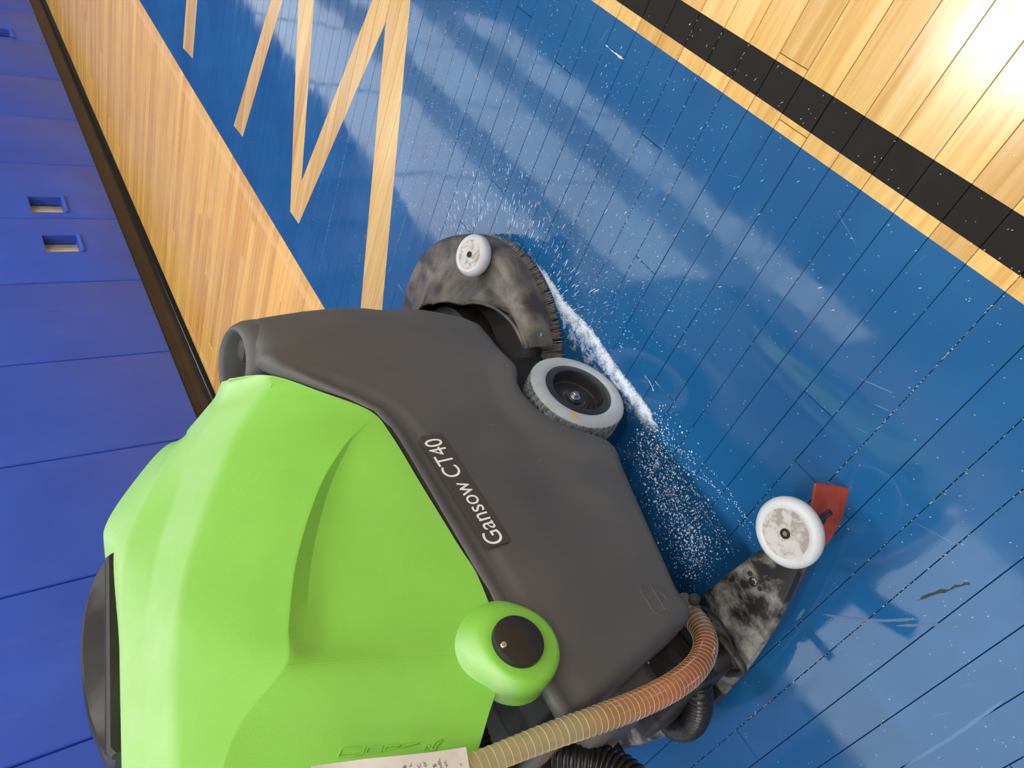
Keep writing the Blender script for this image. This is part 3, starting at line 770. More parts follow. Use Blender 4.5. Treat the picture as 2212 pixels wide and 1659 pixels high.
# ---- drive wheels
def drive_wheel(yface, sgn, name):
    c = Vector((0.6436, 0, 0.0945)); R = 0.0945; rr = 0.0652
    f = yface; axv = Vector((0, -sgn, 0)); c = c + Vector((0, f, 0))
    q = MB()
    q.lathe(c, axv, [(rr - 0.001, -0.004), (rr, 0.0), (rr + 0.004, 0.0022), (rr + 0.012, 0.0028), (R - 0.010, 0.0018), (R - 0.004, -0.001), (R - 0.0015, -0.004), (R - 0.004, -0.006), (R - 0.0045, -0.044), (R - 0.002, -0.046), (R - 0.010, -0.049), (rr, -0.049)], 96)
    w = q.build(name, M['tyre'], ROOT, angle=45)
    q = MB(); q.lathe(c, axv, [(R - 0.0042, -0.0062), (R - 0.0042, -0.0438)], 96); q.build('tread_groove', M['groove'], w)
    blk = None; nb = 42
    for row, (h0, h1) in enumerate(((-0.0045, -0.0150), (-0.0170, -0.0265), (-0.0285, -0.0425))):
        for k in range(nb):
            a = 2 * math.pi * (k + 0.5 * (row % 2)) / nb
            if blk is None or blk[0] != row:
                m_ = MB(); hw = math.pi / nb * 0.66
                rows_ = []
                for t in (-1, -0.4, 0.4, 1):
                    a_ = t * hw; sk = 0.0012 * t
                    rows_.append([Vector((math.cos(a_) * r_, h_ + 0, math.sin(a_) * r_)) for r_, h_ in ((R - 0.0045, -h0 + 0), (R - 0.0006 if abs(t) == 1 else R, -h0 + 0.0006), (R - 0.0006 if abs(t) == 1 else R, -h1 - 0.0006), (R - 0.0045, -h1))])
                m_.grid(rows_)
                for e in (0, 3): m_.f.append(tuple(e * 4 + j for j in range(4))); m_.m.append(0)
                o = m_.build('tread_block', M['tread'], None, smooth=False)
                blk = (row, o.data); o.parent = w
            else:
                o = bpy.data.objects.new('tread_block', blk[1]); COL.objects.link(o); o.parent = w
            o.location = c - ORG[w.name]; o.rotation_euler = (0, -a, 0 if sgn > 0 else 0)
            if sgn < 0: o.scale = (1, -1, 1)
    q = MB(); q.lathe(c, axv, [(rr + 0.0005, -0.003), (rr, 0.001), (rr - 0.002, 0.002), (rr - 0.012, 0.002), (rr - 0.014, 0.0005), (rr - 0.018, -0.022), (rr - 0.021, -0.024), (0.031, -0.024), (0.030, -0.0225), (0.026, -0.0225), (0.025, -0.021), (0.017, -0.021), (0.016, -0.018), (0.010, -0.018), (0.0, -0.018)], 72)
    q.build('wheel_rim', M['rim'], w, angle=30)
    q = MB(); q.lathe(c, axv, [(0.0105, -0.0185), (0.0105, -0.0155), (0.010, -0.015), (0.005, -0.015)], 32); q.build('washer', M['metal'], w, angle=30)
    q = MB(); q.lathe(c, axv, [(0.0066, -0.0155), (0.0066, -0.0095), (0.0056, -0.0085), (0, -0.0085)], 6); q.build('axle_bolt', M['metal'], w, smooth=False)
    for k in range(4):
        a = math.radians(40 + 90 * k); p = c + Vector((math.cos(a) * 0.0205, 0, math.sin(a) * 0.0205))
        q = MB(); q.lathe(p, axv, [(0.0013, -0.022), (0.0011, -0.0195), (0, -0.0192)], 8); q.build('rivet', M['metal'], w)
    if sgn > 0:
        d = at(1241, 897, f - 0.002) - Vector((c.x, f - 0.002, c.z))
        q = MB(); q.lathe(Vector((c.x + d.x, f, c.z + d.z)), axv, [(0.0058, 0.0026), (0.0, 0.0031)], 16); q.build('paint_dot', M['orange'], w)
    return w
drive_wheel(0.773, 1, 'drive_wheel')
drive_wheel(2 * YC - 0.773, -1, 'drive_wheel')

# ---- brush deck in front: stepped skirt over a disc brush
BC = Vector((0.992, 0.984, 0))
RO = [(0, .262), (60, .264), (85, .272), (140, .276)]
RI = [(0, .112), (60, .112), (93, .142), (114, .214), (121, .232), (129, .246), (140, .262)]
RS = [(0, .196), (33, .185), (63, .180), (92, .202), (113, .232), (125, .252), (140, .266)]
ZC = [(0, .155), (70, .155), (93, .134), (114, .122), (125, .108), (140, .100)]
rows_d = []; ND = 96; AEND = 137
for k in range(ND + 1):
    dg = -AEND + 2 * AEND * k / ND; g = abs(dg); a = math.radians(dg)
    ro, ri, rs, zc = interp(RO, g), interp(RI, g), interp(RS, g), interp(ZC, g); rs = max(rs, ri + 0.006)
    pr = [(ro - .005, .041), (ro - .001, .040), (ro, .048), (ro - .003, .076), (ro - .006, .088), (ro - .010, .0945), (max(rs + .004, ro - .018), .098), (rs + .003, .101), (rs, .103), (rs - (rs - ri) * .12, .106), (rs - (rs - ri) * .3, .118 if zc > .118 else .104), (rs - (rs - ri) * .75, zc - .008), (ri + .007, zc - .001), (ri + .003, zc + .003), (ri, zc + .002), (ri, zc - .005), (rs - (rs - ri) * .5, .096), (ro - .02, .088), (ro - .008, .076), (ro - .005, .041)]
    rows_d.append([BC + Vector((math.cos(a) * r, math.sin(a) * r, z)) for r, z in pr])
q = MB(); q.grid(rows_d)
npf = len(rows_d[0])
q.f += [tuple(range(npf - 1)), tuple(ND * npf + k for k in range(npf - 1))[::-1]]; q.m += [0, 0]
deck = q.build('brush_deck', M['deck'], ROOT, angle=38); deck['label'] = 'dusty dark brush deck skirt'
# screw near its rear end
def deck_pt(deg, r, z): a = math.radians(deg); return BC + Vector((math.cos(a) * r, math.sin(a) * r, z))
q = MB(); p = deck_pt(-132, 0.2725, 0.068); nrm = (p - BC); nrm.z = 0
q.lathe(p, nrm, [(0.0045, -0.001), (0.0042, 0.0015), (0.0, 0.0025)], 12); q.build('deck_screw', M['metal'], deck)
# disc brush: backing and a ring of bristle tufts
q = MB(); q.lathe(BC, (0, 0, 1), [(0.0, 0.062), (0.235, 0.062), (0.24, 0.056), (0.238, 0.040), (0.10, 0.036), (0.0, 0.036)], 64)
brush = q.build('scrub_brush', M['under'], ROOT, angle=30); brush['label'] = 'round scrub brush with worn grey bristles'
rb = random.Random(5)
protos = []
for v in range(4):
    t = MB()
    for k in range(26):
        a = rb.uniform(0, 6.28); rr = 0.0062 * math.sqrt(rb.random()); dx, dy = rr * math.cos(a), rr * math.sin(a)
        tx = 0.024 + dx * 1.1 + rb.gauss(0, 0.003); ty = dy * 1.7 + rb.gauss(0, 0.0012)
        w = 0.00085
        b_ = Vector((dx, dy, 0.044)); m1 = Vector((dx + (tx - dx) * 0.35, dy * 1.4, 0.022)); e = Vector((tx, ty, 0.0008 + rb.uniform(0, 0.004)))
        rws = []
        for p_, ww in ((b_, w), (m1, w), (e, w * 0.6)):
            rws.append([p_ + Vector((ww, 0, 0)), p_ + Vector((-ww * 0.5, ww * 0.87, 0)), p_ + Vector((-ww * 0.5, -ww * 0.87, 0))])
        t.grid(rws, close_v=True)
    me = bpy.data.meshes.new('bristle_tuft'); me.from_pydata([tuple(p_) for p_ in t.v], [], t.f); me.materials.append(M['bristle']); protos.append(me)
for ring, (rad, nn) in enumerate(((0.233, 76), (0.214, 70))):
    for k in range(nn):
        a = 2 * math.pi * (k + 0.5 * ring) / nn
        o = bpy.data.objects.new('bristle_tuft', protos[(k * 7 + ring) % 4]); COL.objects.link(o); o.parent = brush
        o.location = BC + Vector((math.cos(a) * rad, math.sin(a) * rad, 0)) - ORG[ROOT.name]
        o.rotation_euler = (0, 0, a + rb.gauss(0, 0.05))

# ---- white bumper wheels
def bumper(c, nrm, R, th, name, parent, lab=None, hub='dark'):
    q = MB()
    q.lathe(c, nrm, [(R * 0.70, th * 0.42), (R * 0.74, th * 0.46), (R * 0.82, th * 0.5), (R * 0.92, th * 0.38), (R * 0.985, th * 0.18), (R, -th * 0.05), (R * 0.98, -th * 0.3), (R * 0.9, -th * 0.5), (0.0, -th * 0.5)], 64)
    w = q.build(name, M['white'], parent, angle=50)
    if lab: w['label'] = lab
    q = MB(); q.lathe(c, nrm, [(0.0, th * 0.40), (R * 0.15, th * 0.40), (R * 0.17, th * 0.41), (R * 0.72, th * 0.42)], 48)
    q.build('wheel_face', M['whiteface'], w, angle=50)
    q = MB(); q.lathe(c, nrm, [(R * 0.15, th * 0.41), (R * 0.145, th * 0.47), (R * 0.11, th * 0.47), (R * 0.10, th * 0.42), (0, th * 0.42)], 24)
    q.build('bearing', M['black'], w, angle=30)
    q = MB(); q.lathe(c, nrm, [(R * 0.075, th * 0.42), (R * 0.07, th * 0.50), (R * 0.045, th * 0.51), (R * 0.04, th * 0.46), (0, th * 0.46)], 20)
    q.build('axle_end', M['metal'] if hub == 'metal' else M['under'], w, angle=30)
    q = MB(); q.tube([Vector(c) - Vector(nrm).normalized() * (th * 0.45), Vector(c) - Vector(nrm).normalized() * (th * 0.5 + 0.02)], R * 0.22, 16)
    q.build('axle_post', M['under'], w)
    return w
fcn = atz(1022, 552, 0.122)
bumper(fcn, (0.0, -0.28, 1), 0.0445, 0.026, 'bumper_wheel', ROOT, 'small white bumper wheel on the brush deck')

# ---- squeegee behind: grimy plate, red blade, big white roller at its end
def sq_ctr(y):
    d = abs(y - YC)
    return 0.112 + 0.56 * d * d, 0.245 - 0.30 * max(0, d - 0.10) ** 1.6
rowsq = []
ys = [YC - 0.335 + 0.67 * k / 40 for k in range(41)]
for yv in ys:
    a, b = sq_ctr(yv); e = 0.004
    rowsq.append([Vector(p) for p in ((a, yv, 0.050), (a - 0.001, yv, 0.058), (a + 0.003, yv, 0.064), (a + 0.012, yv, 0.066), ((a + b) / 2, yv, 0.0675), (b - 0.010, yv, 0.066), (b - 0.002, yv, 0.063), (b, yv, 0.057), (b, yv, 0.046), (b - 0.006, yv, 0.044), (a + 0.006, yv, 0.046))])
q = MB(); q.grid(rowsq, close_v=True)
n = len(rowsq[0]); q.f += [tuple(range(n)), tuple(40 * n + k for k in range(n))[::-1]]; q.m += [0, 0]
sq = q.build('squeegee', M['blackgrime'], ROOT, angle=40); sq['label'] = 'grime streaked black squeegee plate'
# red rubber blade standing on the floor along the rear edge, its end flaring forward
def blade_path(off):
    P = []
    for k in range(49):
        yv = 0.575 + 0.85 * k / 48; d = abs(yv - YC)
        X = sq_ctr(yv)[0] + 0.004 + 0.9 * max(0, d - 0.30) ** 1.5
        P.append((X - off, yv))
    return P
rowsb = []
for k in range(49):
    yv = 0.575 + 0.85 * k / 48; d = abs(yv - YC); X = sq_ctr(yv)[0] + 0.022 * (1 - sstep(0.26, 0.40, d)) + 0.018 * sstep(0.30, 0.43, d)
    lean = 0.004 + 0.020 * sstep(0.27, 0.42, d)
    th = 0.0035
    rowsb.append([Vector((X, yv, 0.056)), Vector((X - lean * 0.5, yv, 0.026)), Vector((X - lean, yv, 0.0006)), Vector((X - lean + th, yv, 0.0006)), Vector((X - lean * 0.5 + th, yv, 0.026)), Vector((X + th, yv, 0.056))])
q = MB(); q.grid(rowsb, close_v=True); q.f += [tuple(range(6)), tuple(48 * 6 + k for k in range(6))[::-1]]; q.m += [0, 0]
q.build('squeegee_blade', M['red'], sq, angle=50)['label'] = 'red rubber squeegee blade'
rowsb = [[Vector((sq_ctr(yv)[1] - 0.016, yv, 0.045)), Vector((sq_ctr(yv)[1] - 0.012, yv, 0.0006)), Vector((sq_ctr(yv)[1] - 0.009, yv, 0.0006)), Vector((sq_ctr(yv)[1] - 0.013, yv, 0.045))] for yv in ys[3:-3]]
q = MB(); q.grid(rowsb, close_v=True); q.build('front_blade', M['red'], sq, angle=50)
swc = atz(1704, 1150, 0.112)
bumper(swc, (0.02, -0.05, 1), 0.0505, 0.022, 'bumper_wheel', ROOT, 'large scuffed white bumper wheel on the squeegee end', 'metal')
bumper((swc.x, 2 * YC - swc.y, swc.z), (0.02, 0.05, 1), 0.0505, 0.022, 'bumper_wheel', ROOT, 'white bumper wheel on the far squeegee end', 'metal')
for s_ in (-1, 1):
    yy_ = YC + s_ * (YC - swc.y)
    q = MB(); q.tube([(swc.x, yy_, 0.03), (swc.x, yy_, 0.104)], 0.009, 16); q.build('roller_post', M['under'], sq)
    q = MB(); q.tube([(swc.x, yy_, 0.06), (0.20, YC + s_ * 0.32, 0.06)], 0.012, 12); q.build('roller_arm', M['under'], sq)
kn = atz(1788, 1112, 0.05)
q = MB(); q.tube([atz(1768, 1122, 0.055), atz(1794, 1106, 0.052)], 0.0045, 10); q.build('end_pin', M['black'], sq)
scw = atz(1627, 1257, 0.0675)
q = MB(); q.lathe(Vector((scw.x, scw.y, 0.067)), (0, 0, 1), [(0.008, 0), (0.0078, 0.0012), (0.0055, 0.0012), (0.005, 0.0035), (0.0, 0.004)], 20); q.build('plate_screw', M['metal'], sq, angle=30)
for px, py in ((1620, 1239), (1641, 1271)):
    p = atz(px, py, 0.0675)
    q = MB(); q.lathe(Vector((p.x, p.y, 0.0675)), (0, 0, 1), [(0.0045, 0), (0.0036, 0.0006), (0.003, 0.0002), (0, 0.0002)], 14); q.build('plate_hole', M['sub'], sq)

# hanger and levers between body and squeegee
q = MB(); q.box(0.13, 0.30, 0.90, 1.10, 0.075, 0.16); q.box(0.20, 0.34, 0.95, 1.05, 0.15, 0.24)
q.build('squeegee_hanger', M['under'], ROOT, smooth=False, bevel=0.008)
def pt(seq): return [at(*p) for p in seq]
q = MB(); q.tube(catmull([atz(1555, 1375, 0.09), atz(1590, 1420, 0.085), atz(1605, 1450, 0.08), atz(1570, 1455, 0.075)], 20), 0.006, 8); q.build('lift_lever', M['under'], ROOT)
q = MB(); q.tube(catmull([atz(1490, 1300, 0.16), atz(1545, 1330, 0.125), atz(1580, 1390, 0.10), atz(1590, 1440, 0.08)], 24), 0.0022, 6); q.build('lift_cable', M['corrugated'], ROOT)
lv = atz(1530, 1420, 0.10)
q = MB(); q.obox(lv, Vector((0.8, 0.6, 0)), Vector((-0.6, 0.8, 0)), Vector((0, 0, 1)), 0.03, 0.018, 0.02); q.build('coupling_block', M['under'], ROOT, smooth=False, bevel=0.006)
lv = atz(1500, 1295, 0.17)
q = MB(); q.obox(lv, Vector((0.9, 0.4, 0)), Vector((-0.4, 0.9, 0)), Vector((0, 0, 1)), 0.008, 0.009, 0.008); q.build('pivot_block', M['under'], ROOT, smooth=False, bevel=0.006)

# chassis, motor housing and battery tray in the dark under the tank
q = MB(); q.box(0.26, 0.86, 0.885, 1.115, 0.085, 0.40); q.build('chassis', M['under'], ROOT, smooth=False, bevel=0.01)
q = MB(); q.lathe(Vector((0.985, 0.985, 0)), (0, 0, 1), [(0.0, 0.30), (0.06, 0.30), (0.065, 0.29), (0.065, 0.13), (0.11, 0.12), (0.11, 0.062)], 40); q.build('brush_motor', M['under'], ROOT, angle=40)
for yy_ in (0.90, 0.95):
    q = MB(); q.obox((0.86, yy_, 0.13), Vector((0.9, -0.05, 0.43)).normalized(), Vector((0, 1, 0)), Vector((-0.43, 0, 0.9)).normalized(), 0.11, 0.012, 0.006); q.build('deck_arm', M['deck'], ROOT, smooth=False, bevel=0.003)
q = MB(); q.tube([(0.6436, 0.80, 0.0945), (0.6436, 1.20, 0.0945)], 0.02, 16); q.build('axle', M['under'], ROOT)
for s_ in (-1, 1):  # inner wheel-house walls
    q = MB(); q.box(0.53, 0.80, YC + s_ * 0.165 - 0.003, YC + s_ * 0.165 + 0.003, 0.06, 0.25); q.build('wheel_house', M['under'], ROOT, smooth=False)
# rear lower tail of the tank with its latch
def rbox(c, hx, hy, hz, name, mat, parent=ROOT, bev=0.015, ax=None):
    q = MB(); A = ax or (Vector((1, 0, 0)), Vector((0, 1, 0)), Vector((0, 0, 1)))
    q.obox(c, *A, hx, hy, hz); return q.build(name, mat, parent, smooth=True, angle=35, bevel=bev)
tl = (at(1330, 1490, .84) + at(1150, 1560, .84)) / 2
rbox((0.175, 0.93, 0.335), 0.045, 0.11, 0.055, 'tank_tail', M['gray'], bev=0.025)
lt = at(1400, 1440, .80)
q = MB(); q.tube([at(1392, 1425, .83), at(1402, 1458, .83)], 0.0035, 8); q.build('latch_pin', M['metal'], ROOT)
rbox(at(1391, 1427, .832), 0.008, 0.004, 0.004, 'latch_clip', M['metal'], bev=0.001)
rbox((0.20, 0.96, 0.235), 0.05, 0.12, 0.05, 'rear_housing', M['under'], bev=0.012)

# ---- hoses
def hose_mat():
    m, N, L, B = newmat('dirty_clear_hose')
    geo = N.new('ShaderNodeNewGeometry'); pos = geo.outputs['Position']; sep = N.new('ShaderNodeSeparateXYZ'); L.new(pos, sep.inputs[0])
    nz = tex_noise(N, L, pos, 30, 4)
    z = math_(N, L, 'ADD', sep.outputs[2], math_(N, L, 'MULTIPLY', math_(N, L, 'SUBTRACT', nz.outputs['Fac'], 0.5), 0.06))
    c = ramp(N, L, z, [(0.17, lin((120, 104, 86))), (0.22, lin((150, 88, 44))), (0.34, lin((184, 112, 54))), (0.44, lin((164, 124, 68))), (0.50, lin((146, 136, 100))), (0.60, lin((150, 140, 102)))])
    L.new(c.outputs[0], B.inputs['Base Color']); B.inputs['Roughness'].default_value = 0.22
    B.inputs['Coat Weight'].default_value = 0.4; B.inputs['Coat Roughness'].default_value = 0.1
    B.inputs['Subsurface Weight'].default_value = 0.0
    return m
M['hose'] = hose_mat()
hpth = catmull(pt([(1470, 1300, .835), (1492, 1326, .825), (1517, 1362, .812), (1524, 1398, .80), (1505, 1440, .79), (1455, 1482, .78), (1375, 1522, .77), (1285, 1556, .762), (1180, 1593, .765), (1080, 1632, .772), (960, 1678, .785), (850, 1720, .80), (800, 1738, .83)]), 260)
HR = [0.0174 - 0.0046 * sstep(90, 235, k) for k in range(260)]
q = MB(); q.tube(hpth, HR, 24); hose = q.build('drain_hose', M['hose'], ROOT); hose['label'] = 'clear drain hose filled with amber dirty water'
# white spiral wire in the wall of the hose
sp = []; acc = 0
for k in range(len(hpth) * 16 - 16):
    i = k / 16; i0 = int(i); f = i - i0; p = hpth[i0].lerp(hpth[i0 + 1], f)
    t = (hpth[min(i0 + 2, len(hpth) - 1)] - hpth[max(i0 - 1, 0)]).normalized()
    if k: acc += (p - last).length
    last = p.copy()
    u = t.cross(Vector((0, 0.3, 1))).normalized(); w = t.cross(u)
    a = acc / 0.0088 * 2 * math.pi
    sp.append(p + (u * math.cos(a) + w * math.sin(a)) * (HR[i0] - 0.0001))
q = MB(); q.tube(sp[300:], 0.0004, 4, caps=False); q.build('spiral_wire', M['wire'], hose)
def corrugated(P, R, name, pitch=0.0085, lab=None):
    ln = sum((a - b).length for a, b in zip(P, P[1:])); n = max(20, int(ln / (pitch / 6)))
    # arc-length resample
    acc = [0]
    for a, b in zip(P, P[1:]): acc.append(acc[-1] + (b - a).length)
    out = []; j = 0
    for k in range(n):
        s = ln * k / (n - 1)
        while j < len(acc) - 2 and acc[j + 1] < s: j += 1
        out.append(P[j].lerp(P[j + 1], (s - acc[j]) / max(1e-9, acc[j + 1] - acc[j])))
    rad = [R * (1 - 0.13 * (0.5 + 0.5 * math.cos(2 * math.pi * (ln * k / (n - 1)) / pitch)) ** 2.2) for k in range(n)]
    q = MB(); q.tube(out, rad, 20); o = q.build(name, M['corrugated'], ROOT, angle=60)
    if lab: o['label'] = lab
    return o
c1 = catmull([at(1425, 1350, .90), at(1448, 1378, .88), at(1478, 1412, .87), atz(1500, 1455, 0.13), atz(1511, 1500, 0.12), atz(1508, 1540, 0.105), atz(1490, 1568, 0.09), atz(1462, 1572, 0.075), atz(1444, 1552, 0.06), atz(1443, 1528, 0.045), atz(1462, 1512, 0.035)], 220)
corrugated(c1, 0.0225, 'vacuum_hose', lab='short black corrugated hose curled on the floor')
c2 = catmull([at(1120, 1610, .98), at(1180, 1622, .97), at(1240, 1636, .95), at(1310, 1650, .93), at(1370, 1690, .91), at(1400, 1760, .90)], 120)
corrugated(c2, 0.024, 'suction_hose', lab='black corrugated hose at the lower photo edge')
c3 = catmull([at(1000, 1560, .92), at(1010, 1600, .92), at(1030, 1660, .92), at(1060, 1720, .92)], 60)
corrugated(c3, 0.03, 'intake_hose', lab='black corrugated hose in the gap under the green tank')
q = MB(); q.tube(catmull([at(1180, 1600, .985), at(1160, 1640, .98), at(1120, 1690, .97)], 12), 0.026, 16); q.build('hose_elbow', M['under'], ROOT)
# black support strap at the rear, seen beside the hose
stp = catmull([at(1300, 1545, 1.02), at(1318, 1590, 1.02), at(1345, 1640, 1.02), at(1380, 1700, 1.02)], 14)
q = MB(); q.tube(stp, 0.008, 8); q.build('rear_strap', M['corrugated'], ROOT)

# ---- note sheet tucked against the rear of the tank
NB = []
pc = [(672, 1655), (740, 1644), (788, 1637), (850, 1633), (930, 1627), (1005, 1616)]
pb = [(690, 1740), (755, 1735), (800, 1730), (865, 1728), (945, 1722), (1032, 1712)]
q = MB(); rws = []
for k in range(6):
    a = at(pc[k][0], pc[k][1], 0.757 + 0.004 * math.sin(k * 1.7)); b = at(pb[k][0], pb[k][1], 0.755 + 0.003 * math.cos(k * 2.1))
    rws.append([a.lerp(b, t / 5) + Vector((0, 0.003 * math.sin(t * 1.3 + k), 0)) for t in range(6)])
q.grid(rws); back = [[p + Vector((0, 0.0006, 0)) for p in r] for r in rws]; q.grid(back)
note = q.build('paper_note', M['paper'], smooth=True, recalc=False)
tag(note, 'creased white printed paper note against the green tank at lower photo edge', 'paper')
PB_ = BVHTree.FromPolygons([v.co for v in note.data.vertices], [tuple(p.vertices) for p in note.data.polygons])
ORG[note.name] = Vector((0, 0, 0))
for txt, px, py, hh in (('B', 878, 1658, .0042), ('s,', 890, 1655, .0042), ('C', 910, 1656, .0042), ('or', 922, 1655, .0042), ('B', 943, 1655, .0042), ('nds,', 956, 1658, .0042), ('xit.', 968, 1656, .0042), ('o', 998, 1653, .0035)):
    p, nn_ = onto(PB_, px, py, 0.0006)
    if not p: continue
    nn_ = -raydir(px, py); r = Vector((1, 0, 0)); r = (r - nn_ * r.dot(nn_)).normalized(); n0 = onto(PB_, px, py)[1]
    r = (Vector((1, 0, 0)) - n0 * n0.x).normalized(); u = n0.cross(r).normalized()
    text_mesh(txt, 'printed_word', M['ink'], note, p, r, u, hh)

# ------------------------------------------------------------------ foam and spray on the wet floor
def foam_mat(name, film):
    m, N, L, B = newmat(name)
    B.inputs['Base Color'].default_value = lin((206, 218, 232)); B.inputs['Roughness'].default_value = 0.35
    if film:
        at_ = N.new('ShaderNodeAttribute'); at_.attribute_name = 'thick'
        geo = N.new('ShaderNodeNewGeometry'); n = tex_noise(N, L, geo.outputs['Position'], 420, 3, 0.6)
        f = math_(N, L, 'ADD', at_.outputs['Fac'], math_(N, L, 'MULTIPLY', math_(N, L, 'SUBTRACT', n.outputs['Fac'], 0.5), 0.9))
        r = ramp(N, L, f, [(0.08, (0, 0, 0, 1)), (0.95, (.95, .95, .95, 1))])
        L.new(r.outputs[0], B.inputs['Alpha'])
    return m
M['foamfilm'] = foam_mat('soap_foam_film', True)
M['foam'] = foam_mat('soap_foam', False)
from mathutils import noise as mnoise
def blob(mb, x, y, rx, ry, ang, h, n=6):
    ca, sa = math.cos(ang), math.sin(ang); v = []
    for k in range(n):
        a = 2 * math.pi * k / n; u, w = rx * math.cos(a), ry * math.sin(a); v.append((x + u * ca - w * sa, y + u * sa + w * ca, 0.0002))
    for k in range(n):
        a = 2 * math.pi * k / n; u, w = rx * .6 * math.cos(a), ry * .6 * math.sin(a); v.append((x + u * ca - w * sa, y + u * sa + w * ca, h * 0.8))
    mb.add(v, [(k, (k + 1) % n, n + (k + 1) % n, n + k) for k in range(n)] + [tuple(n + k for k in range(n))])
rf = random.Random(21)
# spray thrown outward by the brush, radially over the blue paint
spray = MB()
for _ in range(2900):
    a = math.radians(rf.uniform(-140, -8)); r = 0.275 + abs(rf.gauss(0, 0.26)) + rf.random() * 0.03
    x, y = BC.x + math.cos(a) * r, BC.y + math.sin(a) * r
    if y < 0.03 or y > 2.6: continue
    L_ = rf.uniform(0.0004, 0.0011) * (3.2 if rf.random() < 0.30 else 1); w_ = rf.uniform(0.00028, 0.0006)
    blob(spray, x, y, L_, w_, a + rf.gauss(0, 0.16), 0.0006, 6)
for _ in range(150):   # longer streaks close to the bristles
    a = math.radians(rf.uniform(-128, -25)); r = 0.285 + abs(rf.gauss(0, 0.055))
    blob(spray, BC.x + math.cos(a) * r, BC.y + math.sin(a) * r, rf.uniform(0.003, 0.010), rf.uniform(0.0004, 0.0008), a + rf.gauss(0, 0.1), 0.0008, 8)
for _ in range(520):   # thin scatter all over the wet paint
    g = atz(rf.uniform(1250, 2212), rf.uniform(150, 1659)); 
    if not (0.03 < g.y < 1.4): continue
    a = math.atan2(g.y - BC.y, g.x - BC.x)
    blob(spray, g.x, g.y, rf.uniform(0.0004, 0.0014), rf.uniform(0.0003, 0.0005), a + rf.gauss(0, .25), 0.0005, 6)
tag(spray.build('soap_spray', M['foam'], smooth=True, recalc=False), 'white droplets of soapy spray flung over the blue floor', 'spray', kind='stuff')
# foam bank squeezed out between brush and wheel: relief where the density is high
def seg_d(px, py, pts):
    best = 9
    for (x0, y0), (x1, y1) in zip(pts, pts[1:]):
        dx, dy = x1 - x0, y1 - y0; t = max(0, min(1, ((px - x0) * dx + (py - y0) * dy) / (dx * dx + dy * dy)))
        best = min(best, math.hypot(px - x0 - dx * t, py - y0 - dy * t))
    return best
bank = [(p.x, p.y) for p in (atz(1175, 590), atz(1220, 660), atz(1275, 715), atz(1330, 795), atz(1372, 850), atz(1405, 895))]
band2 = [(p.x, p.y) for p in (atz(1225, 700), atz(1260, 760), atz(1330, 840), atz(1380, 900))]
trail = [(p.x, p.y) for p in (atz(1390, 930), atz(1430, 1020), atz(1470, 1120), atz(1520, 1230))]
edge = [(p.x, p.y) for p in (atz(1095, 505), atz(1150, 555), atz(1190, 620), atz(1220, 690))]
def bank_side(px, py):
    best, sd = 9, 1
    for (x0, y0), (x1, y1) in zip(bank, bank[1:]):
        dx, dy = x1 - x0, y1 - y0; t = max(0, min(1, ((px - x0) * dx + (py - y0) * dy) / (dx * dx + dy * dy)))
        d = math.hypot(px - x0 - dx * t, py - y0 - dy * t)
        if d < best: best, sd = d, (-1 if dx * (py - y0) - dy * (px - x0) > 0 else 1)
    return sd
def density(x, y):
    n1 = mnoise.noise(Vector((x * 60, y * 60, 0))); n2 = mnoise.noise(Vector((x * 190, y * 190, 3))); n3 = mnoise.noise(Vector((x * 420, y * 420, 7)))
    nn = 0.5 * n1 + 0.35 * n2 + 0.25 * n3
    d1, d2, d3, d4 = seg_d(x, y, bank), seg_d(x, y, band2), seg_d(x, y, trail), seg_d(x, y, edge)
    side = bank_side(x, y); v = max((0.92 - (d1 / 0.010) ** 2) if side < 0 else (1.12 - (d1 / 0.042) ** 1.0), 0.42 - d2 / 0.09, 0.22 - d3 / 0.16, 0.30 - d4 / 0.07)
    return v + nn * 0.85 - 0.16
gxs = [p[0] for p in bank + trail + edge]; gys = [p[1] for p in bank + trail + edge]
x0_, x1_, y0_, y1_ = min(gxs) - 0.07, max(gxs) + 0.05, min(gys) - 0.05, max(gys) + 0.09
stp_ = 0.0013; nx_, ny_ = int((x1_ - x0_) / stp_), int((y1_ - y0_) / stp_)
vid = {}; fm = MB(); D = {}
for i in range(nx_ + 1):
    for j in range(ny_ + 1):
        x, y = x0_ + i * stp_, y0_ + j * stp_
        if seg_d(x, y, bank + trail) > 0.11 and seg_d(x, y, edge) > 0.04: continue
        if (x - BC.x) ** 2 + (y - BC.y) ** 2 < 0.262 ** 2: continue
        D[i, j] = density(x, y)
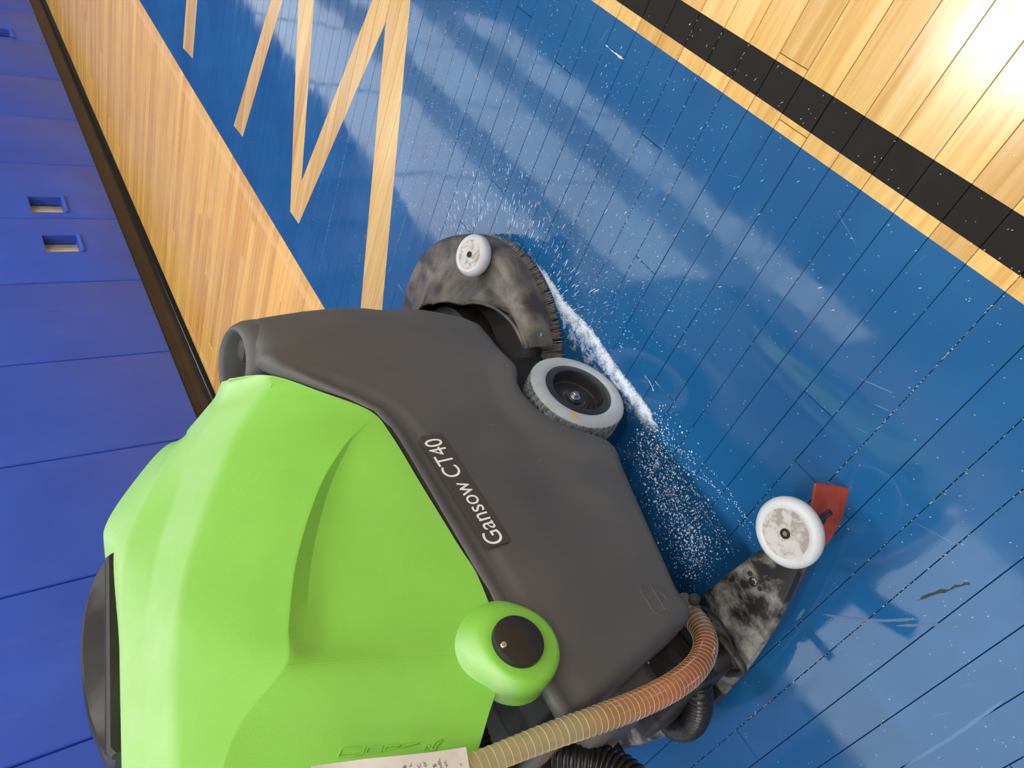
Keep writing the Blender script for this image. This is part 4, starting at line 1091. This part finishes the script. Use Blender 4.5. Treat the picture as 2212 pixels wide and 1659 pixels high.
for (i, j), d in D.items():
    if d > 0.12 and (i + 1, j) in D and (i, j + 1) in D and (i + 1, j + 1) in D and D[i + 1, j] + D[i, j + 1] + D[i + 1, j + 1] > 0.3:
        q4 = []
        for a, b in ((i, j), (i + 1, j), (i + 1, j + 1), (i, j + 1)):
            if (a, b) not in vid:
                dd = max(0, min(0.9, D[a, b] - 0.1)); vid[a, b] = len(fm.v)
                fm.v.append(Vector((x0_ + a * stp_ + 0.0004 * mnoise.noise(Vector((a, b, 1.1))), y0_ + b * stp_ + 0.0004 * mnoise.noise(Vector((a, b, 5.1))), 0.0002 + 0.0028 * dd)))
            q4.append(vid[a, b])
        fm.f.append(tuple(q4)); fm.m.append(0)
fo = tag(fm.build('soap_foam', M['foamfilm'], smooth=True, recalc=False, angle=80), 'bank of white soap foam beside the drive wheel', 'foam', kind='stuff')
atr = fo.data.attributes.new('thick', 'FLOAT', 'POINT'); inv = {v: k for k, v in vid.items()}
atr.data.foreach_set('value', [max(0.0, min(1.0, D[inv[k]])) for k in range(len(fm.v))])
# rows of bubbles left behind, under the overhang of the tank
bub = MB()
for _ in range(1500):
    t = rf.random(); i = t * 3; k = min(int(i), 2); f = i - k
    x = trail[k][0] + (trail[k + 1][0] - trail[k][0]) * f + rf.gauss(0, 0.012); y = trail[k][1] + (trail[k + 1][1] - trail[k][1]) * f + rf.gauss(0.0, 0.04)
    r = rf.uniform(0.0006, 0.0015) * (1.8 if rf.random() < 0.12 else 1)
    blob(bub, x, y, r, r * rf.uniform(.7, 1), rf.random() * 3, r * 0.7, 6)
for lx, (p0, p1, bend) in enumerate((((1420, 930), (1630, 1180), 12), ((1450, 960), (1625, 1165), 22), ((1400, 960), (1600, 1195), -10), ((1480, 1010), (1640, 1150), 8), ((1430, 1040), (1500, 1290), 20), ((1470, 1060), (1530, 1270), 12), ((1500, 1080), (1570, 1230), 10), ((1440, 1010), (1590, 1210), 16))):
    n = 60
    for k in range(n):
        t = k / n; px = p0[0] + (p1[0] - p0[0]) * t + bend * math.sin(math.pi * t); py = p0[1] + (p1[1] - p0[1]) * t - bend * math.sin(math.pi * t)
        if rf.random() < 0.25: continue
        g = atz(px + rf.gauss(0, 1.2), py + rf.gauss(0, 1.2)); r = rf.uniform(0.0006, 0.0012)
        blob(bub, g.x, g.y, r, r * 0.8, rf.random() * 3, r * 0.6, 6)
tag(bub.build('soap_bubbles', M['foam'], smooth=True, recalc=False), 'trails of tiny soap bubbles on the floor under the tank overhang', 'bubbles', kind='stuff')
